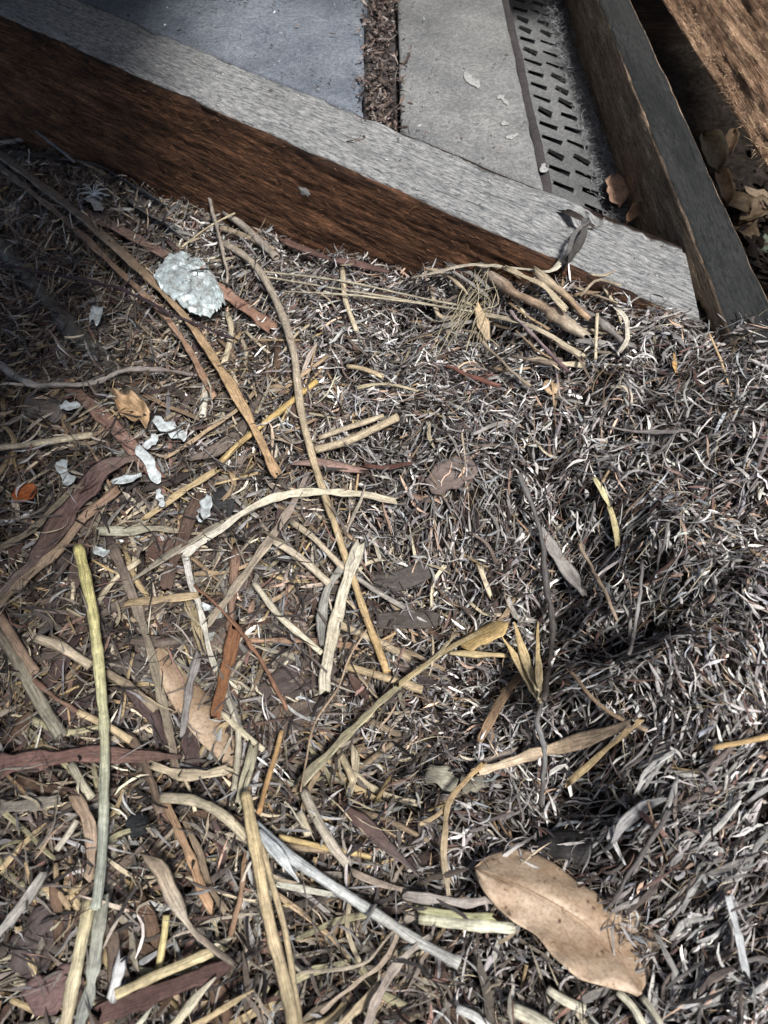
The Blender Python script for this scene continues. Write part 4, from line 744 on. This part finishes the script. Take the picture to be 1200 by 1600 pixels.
S('straw','brown flat stalk piece leaning in the hollow below the husk',st_,[(808,1062),(780,1100),(752,1152)],13,[(.26,.17,.1),(.38,.24,.13)],.012,'split')
# right-hand mound
S('orange_chip','tiny bright orange chip on the mound under the beam end','leaf scrap',[(1053,556),(1054,570),(1056,580)],8,(.6,.34,.1),.008,'blade',taper=(.6,1,.5))
S('pale_curl','pale curling shred upright before the beam end',gb,[(963,482),(978,500),(980,530),(970,548)],7,(.6,.54,.42),.016,'blade')
S('grey_twig','thin level grey twig on the fine litter of the mound',tw,[(945,665),(985,673),(1030,675),(1075,672)],6,(.2,.175,.165),.010,'twig')
S('curled_shred','cream curled shred shaped like a hook on the mound',gb,[(955,605),(972,606),(984,614),(986,628)],6,(.6,.5,.36),.012,'blade')
S('red_bark','small reddish stick lying beside the grey leaf above the broad leaf',tw,[(995,1262),(1015,1282),(1038,1304)],9,(.24,.13,.10),.014,'twig')
S('grey_leaf_curl','grey curled leaf ribbon above the broad tan leaf',bs,[(1035,1248),(1000,1262),(975,1285),(962,1310)],16,(.26,.255,.25),.014,'blade',taper=(.4,1,1,.6))
S('white_curl','white twisted shred between grey ribbon and broad tan leaf',gb,[(953,1300),(962,1325),(975,1350)],12,(.6,.59,.56),.014,'blade',taper=(.6,1,.4))
S('dark_twig','dark twig arching onto the edge of the broad tan leaf',tw,[(1045,1270),(1020,1310),(985,1360),(960,1408)],8,(.12,.105,.1),.022,'twig')
S('pale_grass','long pale grey blade at the right of the broad tan leaf',gb,[(1140,1405),(1152,1460),(1165,1520)],11,(.42,.43,.43),.014,'blade')
S('pale_grass','dim pale blade touching the tip of the broad tan leaf',gb,[(1028,1465),(1045,1500),(1062,1530)],11,(.36,.34,.31),.012,'blade')
for i,(p,w_,lb) in enumerate([([(965,1550),(990,1575),(1010,1612)],13,'whitish straw running out of the frame from under the broad leaf tip'),([(1003,1558),(1020,1580),(1038,1612)],10,'yellowish speckled straw right of the whitish straw at the bottom edge'),
   ([(800,1575),(830,1588),(870,1612)],20,'thick pale yellow straw cut by the bottom edge below the broad leaf'),([(715,1575),(745,1590),(770,1612)],14,'white straw cut by the bottom edge left of the thick pale one'),
   ([(855,1545),(880,1562),(915,1578)],14,'stubby cream straw under the lower edge of the broad leaf')]):
    S('straw',lb,st_,p,w_,(.56,.52,.38) if i!=3 else (.6,.6,.56),.014)
# lower centre
S('pale_straw','thick whitish green straw ending under the broad tan leaf',st_,[(655,1436),(720,1443),(802,1449)],18,[(.52,.50,.34),(.64,.62,.46)],.014)
S('green_straw','olive green straw lying along the thick whitish green straw',st_,[(662,1420),(710,1428),(760,1432)],11,(.38,.37,.19),.014,'split')
S('grey_grass','grey curled blade above the thick whitish green straw',gb,[(640,1400),(690,1406),(730,1410),(757,1404)],14,[(.34,.3,.26),(.28,.24,.21)],.016,'split')
S('straw','brown grey blade left of the grey curled blade',gb,[(560,1365),(590,1380),(632,1392)],10,(.33,.26,.2),.013,'split')
gs = S('grey_straw','long thick blue grey straw crossing the bottom centre diagonally',st_,[(398,1288),(450,1335),(510,1378),(575,1420),(640,1462),(718,1507)],17,[(.32,.35,.36),(.42,.44,.43),(.40,.40,.36),(.46,.46,.42)],.020)
S('bud_sliver','pale pointed blade splitting from the long blue grey straw',gb,[(408,1302),(432,1332),(452,1358),(466,1378)],18,[(.34,.37,.38),(.46,.48,.47)],.026,'split',taper=(.8,1,.7,.1))
S('pale_grass','whitish flat blade pointing left under the blue grey straw',gb,[(428,1382),(470,1388),(515,1396)],10,(.46,.45,.36),.014,'split')
S('big_straw','thickest golden straw running out of the bottom edge',st_,[(384,1240),(398,1320),(412,1400),(430,1480),(448,1550),(460,1615)],20,[(.52,.40,.20),(.54,.41,.21),(.48,.37,.21),(.46,.36,.2)],.026)
S('thin_straw','thin golden stalk close to the right of the thickest golden straw',st_,[(402,1300),(422,1370),(444,1450),(458,1530),(472,1615)],10,(.46,.36,.2),.022)
S('curved_straw','thick tan straw curving into the thickest golden straw',st_,[(252,1246),(305,1252),(350,1274),(386,1310)],16,[(.32,.27,.18),(.42,.36,.24),(.40,.34,.22)],.018)
S('orange_straw','slim orange straw leaning above the thickest golden straw',st_,[(440,1142),(424,1200),(404,1270)],8,[(.50,.31,.12),(.44,.24,.09)],.018)
S('flat_straw','pale olive flat straw left of the slim orange straw',st_,[(394,1178),(384,1215),(374,1255)],17,(.42,.38,.25),.017,'split')
S('straw','fuzzy pale straw upright in the lower centre',st_,[(474,1236),(495,1280),(520,1322),(542,1350)],15,[(.50,.44,.33),(.44,.38,.29)],.016)
S('straw','stubby cream straw left of the fuzzy pale straw',st_,[(468,1270),(482,1305)],13,(.5,.43,.29),.012)
S('straw','yellow straw crossing beneath the fuzzy pale straw',st_,[(436,1308),(480,1318),(530,1328),(580,1340)],9,(.50,.36,.14),.010)
S('straw','short upright tan straw below the olive grass stalk foot',st_,[(528,1172),(540,1195),(553,1222)],12,(.44,.36,.22),.012)
S('twisted_leaf','twisted pale tan leaf with dark stalk at lower left',gb,[(222,1335),(252,1360),(272,1405),(292,1440),(318,1470),(360,1500)],26,[(.28,.21,.14),(.40,.31,.21),(.46,.39,.29),(.28,.22,.16),(.2,.16,.12)],.024,'blade',taper=(.3,1.1,1,.5,.4,.5),twist=.9)
S('yellow_straw','small bright yellow straw upright below the twisted leaf',st_,[(260,1430),(255,1470),(248,1512)],12,(.58,.48,.2),.014)
S('straw','long yellow tan straw above the dark bark strip at the bottom',st_,[(180,1555),(230,1532),(280,1508),(332,1486)],15,(.52,.42,.22),.020)
S('bark_strip','dark red brown bark strip beneath the yellow tan straw at the bottom',bs,[(165,1578),(220,1560),(280,1538),(338,1520)],30,(.085,.045,.038),.016,'bark')
S('big_straw','thick pale yellow straw upright at the bottom left',st_,[(140,1408),(130,1460),(118,1520),(100,1612)],21,[(.44,.37,.2),(.52,.45,.27),(.42,.35,.22)],.018)
S('white_chip','grey white flat chip standing left of the yellow tan straw','chip',[(188,1500),(184,1525),(178,1550)],18,(.5,.5,.49),.018,'blade')
S('brown_stick','orange brown stick slanting above the twisted leaf',tw,[(262,1262),(285,1310),(305,1360),(325,1412)],13,[(.32,.2,.11),(.38,.22,.11)],.016,'split')
S('brown_stick','dark olive stick right of the orange brown stick',tw,[(290,1285),(310,1330),(328,1385),(350,1420)],11,(.22,.16,.1),.013,'split')
S('brown_stick','short rusty stick left of the thickest golden straw',tw,[(382,1340),(374,1400),(364,1450)],9,(.3,.18,.1),.014,'twig')
S('straw','tan curved leaf fold above the pale yellow straw at lower left',bs,[(118,1245),(140,1290),(142,1340),(138,1365)],18,[(.3,.2,.13),(.4,.29,.2),(.34,.24,.16)],.014,'blade')
S('grey_straw','grey straw slanting out of the left edge near the bottom',st_,[(68,1365),(40,1410),(-10,1465)],14,(.30,.28,.245),.018,'split')
S('straw','pale straw tip above the grey straw at the left edge',st_,[(120,1282),(105,1305),(88,1328)],10,(.46,.41,.31),.018)
S('thick_stalk','cream stem above the leaf fold at lower left',st_,[(112,1195),(128,1225),(142,1248)],15,(.42,.38,.27),.014)
S('wide_grass','grey tan wide blade level at the left edge below the purple red blade',gb,[(-10,1262),(40,1258),(85,1250)],22,[(.2,.175,.14),(.24,.21,.165)],.013,'blade')
S('pointed_grass','pale pointed blade leaning right along the bottom edge',gb,[(262,1612),(300,1565),(336,1526)],16,[(.46,.41,.26),(.5,.45,.33)],.020,'blade',taper=(1,1,.15))
S('pointed_grass','small pointed pale blade at the bottom edge left of the leaning one',gb,[(205,1612),(225,1590),(240,1570)],12,(.5,.48,.36),.018,'blade',taper=(1,.8,.15))
S('straw','tan pointed blade right of the leaning pale blade at the bottom',gb,[(290,1612),(350,1575),(395,1548)],13,(.44,.33,.17),.016,'blade',taper=(1,1,.2))
S('curved_grass','thin curved tan grass looping at the bottom centre',gb,[(626,1440),(612,1480),(590,1512),(545,1545),(505,1580)],7,(.4,.31,.22),.020,'split')
S('curved_grass','straight thin grass joining the looping one at its tip',gb,[(624,1442),(600,1470),(560,1508),(470,1522)],5,(.42,.35,.25),.021,'split')
S('wide_grass','broad grey tan blade curving out of the bottom edge centre',gb,[(668,1465),(630,1495),(602,1530),(582,1575),(570,1615)],15,[(.38,.32,.26),(.34,.27,.22)],.020,'split',taper=(.5,1,1,1))
S('wide_grass','yellowish blade left of the broad curving blade at the bottom edge',gb,[(590,1540),(560,1575),(520,1615)],13,(.44,.34,.2),.016,'split')
S('straw','small dark pointed shred on the long blue grey straw',tw,[(582,1418),(574,1436),(566,1452)],5,(.18,.17,.16),.024,'twig')

# leaves and flakes at left
o, _ = loft('curled_leaf',[(175,612),(188,622),(205,620),(222,630),(236,648)],[(178,622),(192,640),(208,648),(222,652),(232,660)],[(182,632),(192,656),(206,664),(220,666),(230,676)],M_plant,(.42,.28,.16),.014,26,14,lambda s,t:.007*np.abs(t)**1.5-.003*np.cos(s*18)*np.abs(t),.0006,rough=.0012)
tag(o,'curled ragged orange tan leaf above the white flakes','leaf')
blob('round_leaf','dull grey brown rounded leaf under the forked twig','leaf',68,630,32,22,.0,M_plant,(.17,.145,.125),.010,lambda s,t:-.004*t*t)
blob('leaf_scrap','small rust orange leaf scrap near the left edge','leaf scrap',40,773,20,12,-.5,M_plant,(.34,.10,.03),.010,lambda s,t:.003*t*t)
blob('leaf_scrap','orange brown leaf scrap on the fine litter below the stick pile','leaf scrap',860,605,12,9,.3,M_plant,(.44,.32,.2),.010)
WH = [ (265,670,30,9,.55,'bent white flake right of the curled leaf'),(232,725,34,8,1.05,'long tapering white flake at the end of the reddish strip'),(250,778,14,5,1.25,'narrow white flake tail below the long tapering flake'),
 (198,748,24,6,-.25,'flat white flake lying level under the bark curl'),(320,795,22,9,1.9,'torn white flake beside the black crumb'),(110,635,16,6,-.1,'small white flake beside the rounded grey leaf'),
 (101,738,20,10,1.1,'triangular greyish white flake near the left edge'),(158,861,13,6,.1,'tiny white flake above the yellow green straw'),(236,690,14,7,-.9,'small white flake touching the end of the reddish strip'),
 (321,948,8,5,.6,'tiny white flake above the rusty stick'),(148,318,16,6,.6,'small bluish white flake below the feather'),(150,490,9,14,.2,'faint white flake in the dim litter left of the foil')]
for (a,b_,c,d,e,lb) in WH:
    blob('white_flake',lb,'flake',a,b_,c,d,e,M_white,(1,1,1),.017,lambda s,t:.0009*np.sin(s*6)+.0008*t*t,irr=.5,rows=18,cols=6,rough=.00012,thick=.00025,group='white paint flakes in the left litter')
# downy feather
fe = empty('downy_feather'); c_ = hit([146],[300],.02)[0]; fe.location = c_; tag(fe,'tiny bluish white downy feather in the dark litter at upper left','feather')
for i in range(18):
    a = rng.uniform(0,6.28); l_ = rng.uniform(14,30)
    ch = S('barb',None,None,[(146,304),(146+math.cos(a)*l_*.5,304+math.sin(a)*l_*.5-3),(146+math.cos(a)*l_,304+math.sin(a)*l_*.7)],1.0,(.55,.65,.72),.022,'twig',parent=fe); ch.location = -Vector(c_)

# medium pieces, each described by what it lies beside
LM = [(300,450,'the foil scrap'),(90,330,'the tiny feather'),(205,640,'the curled ragged leaf'),(68,630,'the rounded grey leaf'),(250,690,'the long tapering white flake'),(320,795,'the torn white flake'),
 (200,748,'the level white flake'),(110,790,'the purple bark curl'),(278,850,'the chocolate bark strip'),(142,930,'the top of the yellow green straw'),(162,1090,'the middle of the yellow green straw'),(158,1330,'the foot of the yellow green straw'),
 (300,1090,'the half hidden tan leaf'),(350,1050,'the rusty bark piece'),(70,1188,'the large purple red blade'),(60,1060,'the thick olive grey stem'),(400,1000,'the thin rusty stick'),(290,1410,'the twisted pale leaf'),
 (255,1470,'the small bright yellow straw'),(250,1560,'the dark bark strip at the bottom'),(110,1520,'the thick pale yellow straw'),(40,1410,'the grey straw at the left edge'),(400,1340,'the thickest golden straw'),(450,1560,'the foot of the golden straws'),
 (560,1410,'the long blue grey straw'),(505,1290,'the fuzzy pale straw'),(435,1200,'the slim orange straw'),(540,1150,'the olive grass stalk'),(505,780,'the long bent pale blade'),(400,870,'the streaked blade bundle'),
 (530,960,'the broad striped straw'),(450,970,'the slanting cream straw'),(580,980,'the foot of the curved cream straw'),(470,640,'the middle of the curved cream straw'),(430,470,'the top of the curved cream straw'),(400,690,'the foot of the long flat tan stem'),
 (100,450,'the wide grey brown stem'),(150,598,'the forked grey twig'),(70,690,'the short cream straw at left'),(560,670,'the level pair of straws'),(705,742,'the broad bark chip'),(625,905,'the dark grey chip'),(745,480,'the grass tuft'),(850,470,'the pile of broken sticks'),
 (850,850,'the dark gnarled twig'),(885,880,'the flat grey strip'),(940,770,'the yellow green seed husk'),(820,1040,'the spiky yellow husk'),(760,990,'the yellow husk leaf'),(860,1170,'the long tan flat stalk'),(700,1310,'the bent golden straw'),
 (690,1215,'the pale grey leaf scrap'),(610,1320,'the purple withered leaf'),(725,1443,'the whitish green straw'),(890,1440,'the broad tan leaf'),(1160,1160,'the orange straw on the mound'),(1000,1270,'the grey leaf ribbon'),(965,1325,'the white twisted shred'),
 (1152,1460,'the long pale grey blade'),(1045,1500,'the tip of the broad tan leaf'),(1010,1140,'the crossing yellow straw'),(620,1560,'the broad curving blade')]
r = np.random.default_rng(77); SEEN = set()
def cname(c):
    l = sum(c)/3; wr_ = c[0]/max(c[2],.01)
    if l < .085: return 'dark brown'
    if wr_ < 1.45: return 'pale grey' if l > .33 else ('grey' if l > .17 else 'dark grey')
    if wr_ > 2.4 and l > .28: return 'golden'
    if l > .36: return 'cream'
    return 'tan' if l > .2 else 'brown'
def describe(u, v, c, a, L_, noun):
    a = (a+math.pi/2) % math.pi - math.pi/2; dg = math.degrees(a)
    o_ = 'level' if abs(dg) < 20 else ('upright' if abs(dg) > 68 else ('rising right' if dg < 0 else 'falling right'))
    z_ = 'tiny' if L_ < 45 else ('short' if L_ < 75 else 'longish')
    for (x_, y2, nm) in sorted(LM, key=lambda q: (q[0]-u)**2+(q[1]-v)**2)[:3]:
        dx, dy2 = u-x_, v-y2
        rel = ('just ' if math.hypot(dx,dy2) < 45 else '')+(('right of' if dx > 0 else 'left of') if abs(dx) > abs(dy2) else ('below' if dy2 > 0 else 'above'))
        lb = '%s %s %s %s %s %s' % (z_, o_, cname(c), noun, rel, nm)
        if lb not in SEEN and len(lb.split()) <= 16: SEEN.add(lb); return lb
    return None
def bits(N, box, names, noun, cat, cols, wr, lr, kinds, group, off=(.003,.010), ang=None):
    i = 0
    while i < N:
        u = r.uniform(box[0],box[2]); v = r.uniform(box[1],box[3]); a = r.uniform(0,math.pi) if ang is None else r.normal(*ang)
        per = .7+.8*(v-450)/1150; L_ = r.uniform(*lr)*per; b_ = r.normal(0,.10)*L_; kind = kinds[r.integers(len(kinds))]
        ca, sa = math.cos(a), math.sin(a); c = np.array(cols[r.integers(len(cols))])*r.uniform(.75,1.2)
        lb = describe(u, v, c, a, L_, noun)
        if lb is None: continue
        px = [(u-ca*L_/2,v-sa*L_/2),(u-sa*b_,v+ca*b_),(u+ca*L_/2,v+sa*L_/2)]
        c2 = np.stack([c*r.uniform(.75,1.15), c*r.uniform(.8,1.2), c*r.uniform(.6,1.2)])
        S(names,lb,cat,px,r.uniform(*wr)*per,c2,r.uniform(*off),kind,group=group,taper=(1,1,.9) if kind in ('straw','split') else (.5,1,1,.4),twist=r.normal(0,.5) if kind != 'straw' else 0)
        i += 1
bits(64,(0,520,480,1000),'broken_straw','straw piece',st_,[STRAW,TAN,GREY,CREAM,(.3,.2,.12),(.2,.15,.1)],(4,10),(35,120),('straw','split','split'),'loose broken straws upper left')
bits(74,(0,1000,620,1600),'broken_straw','straw piece',st_,[STRAW,TAN,GREY,CREAM,OLIVE,(.28,.2,.12),(.2,.15,.1)],(4,10),(35,110),('straw','split','split'),'loose broken straws lower left')
bits(60,(0,300,480,1600),'bark_shred','bark shred',bs,[BROWN,PURP,(.13,.10,.08),(.17,.12,.09),DARK],(10,24),(45,130),('bark',),'loose bark shreds left')
bits(40,(420,450,900,1000),'grass_shred','grass shred',gb,[CREAM,GREY,TAN,(.2,.15,.12)],(4,9),(35,80),('blade','split'),'loose grass shreds centre')
bits(34,(690,425,960,575),'stick_piece','stick piece',st_,[TAN,(.42,.33,.22),GREY,(.2,.15,.11),CREAM],(5,11),(45,120),('straw','split','twig'),'stick pile pieces by the beam',(.006,.018),ang=(.5,.45))
bits(26,(0,225,330,420),'grey_shred','withered shred',bs,[(.12,.12,.12),(.2,.2,.2),(.09,.08,.075),(.28,.27,.25)],(6,18),(45,120),('bark','blade'),'withered grey shreds at the beam foot')
bits(44,(900,1150,1200,1600),'leaf_shred','leaf shred',gb,[(.35,.34,.32),(.22,.2,.18),(.5,.48,.44),(.17,.13,.11)],(5,9),(35,75),('blade',),'leaf shreds lower right slope',ang=(-.85,.4))
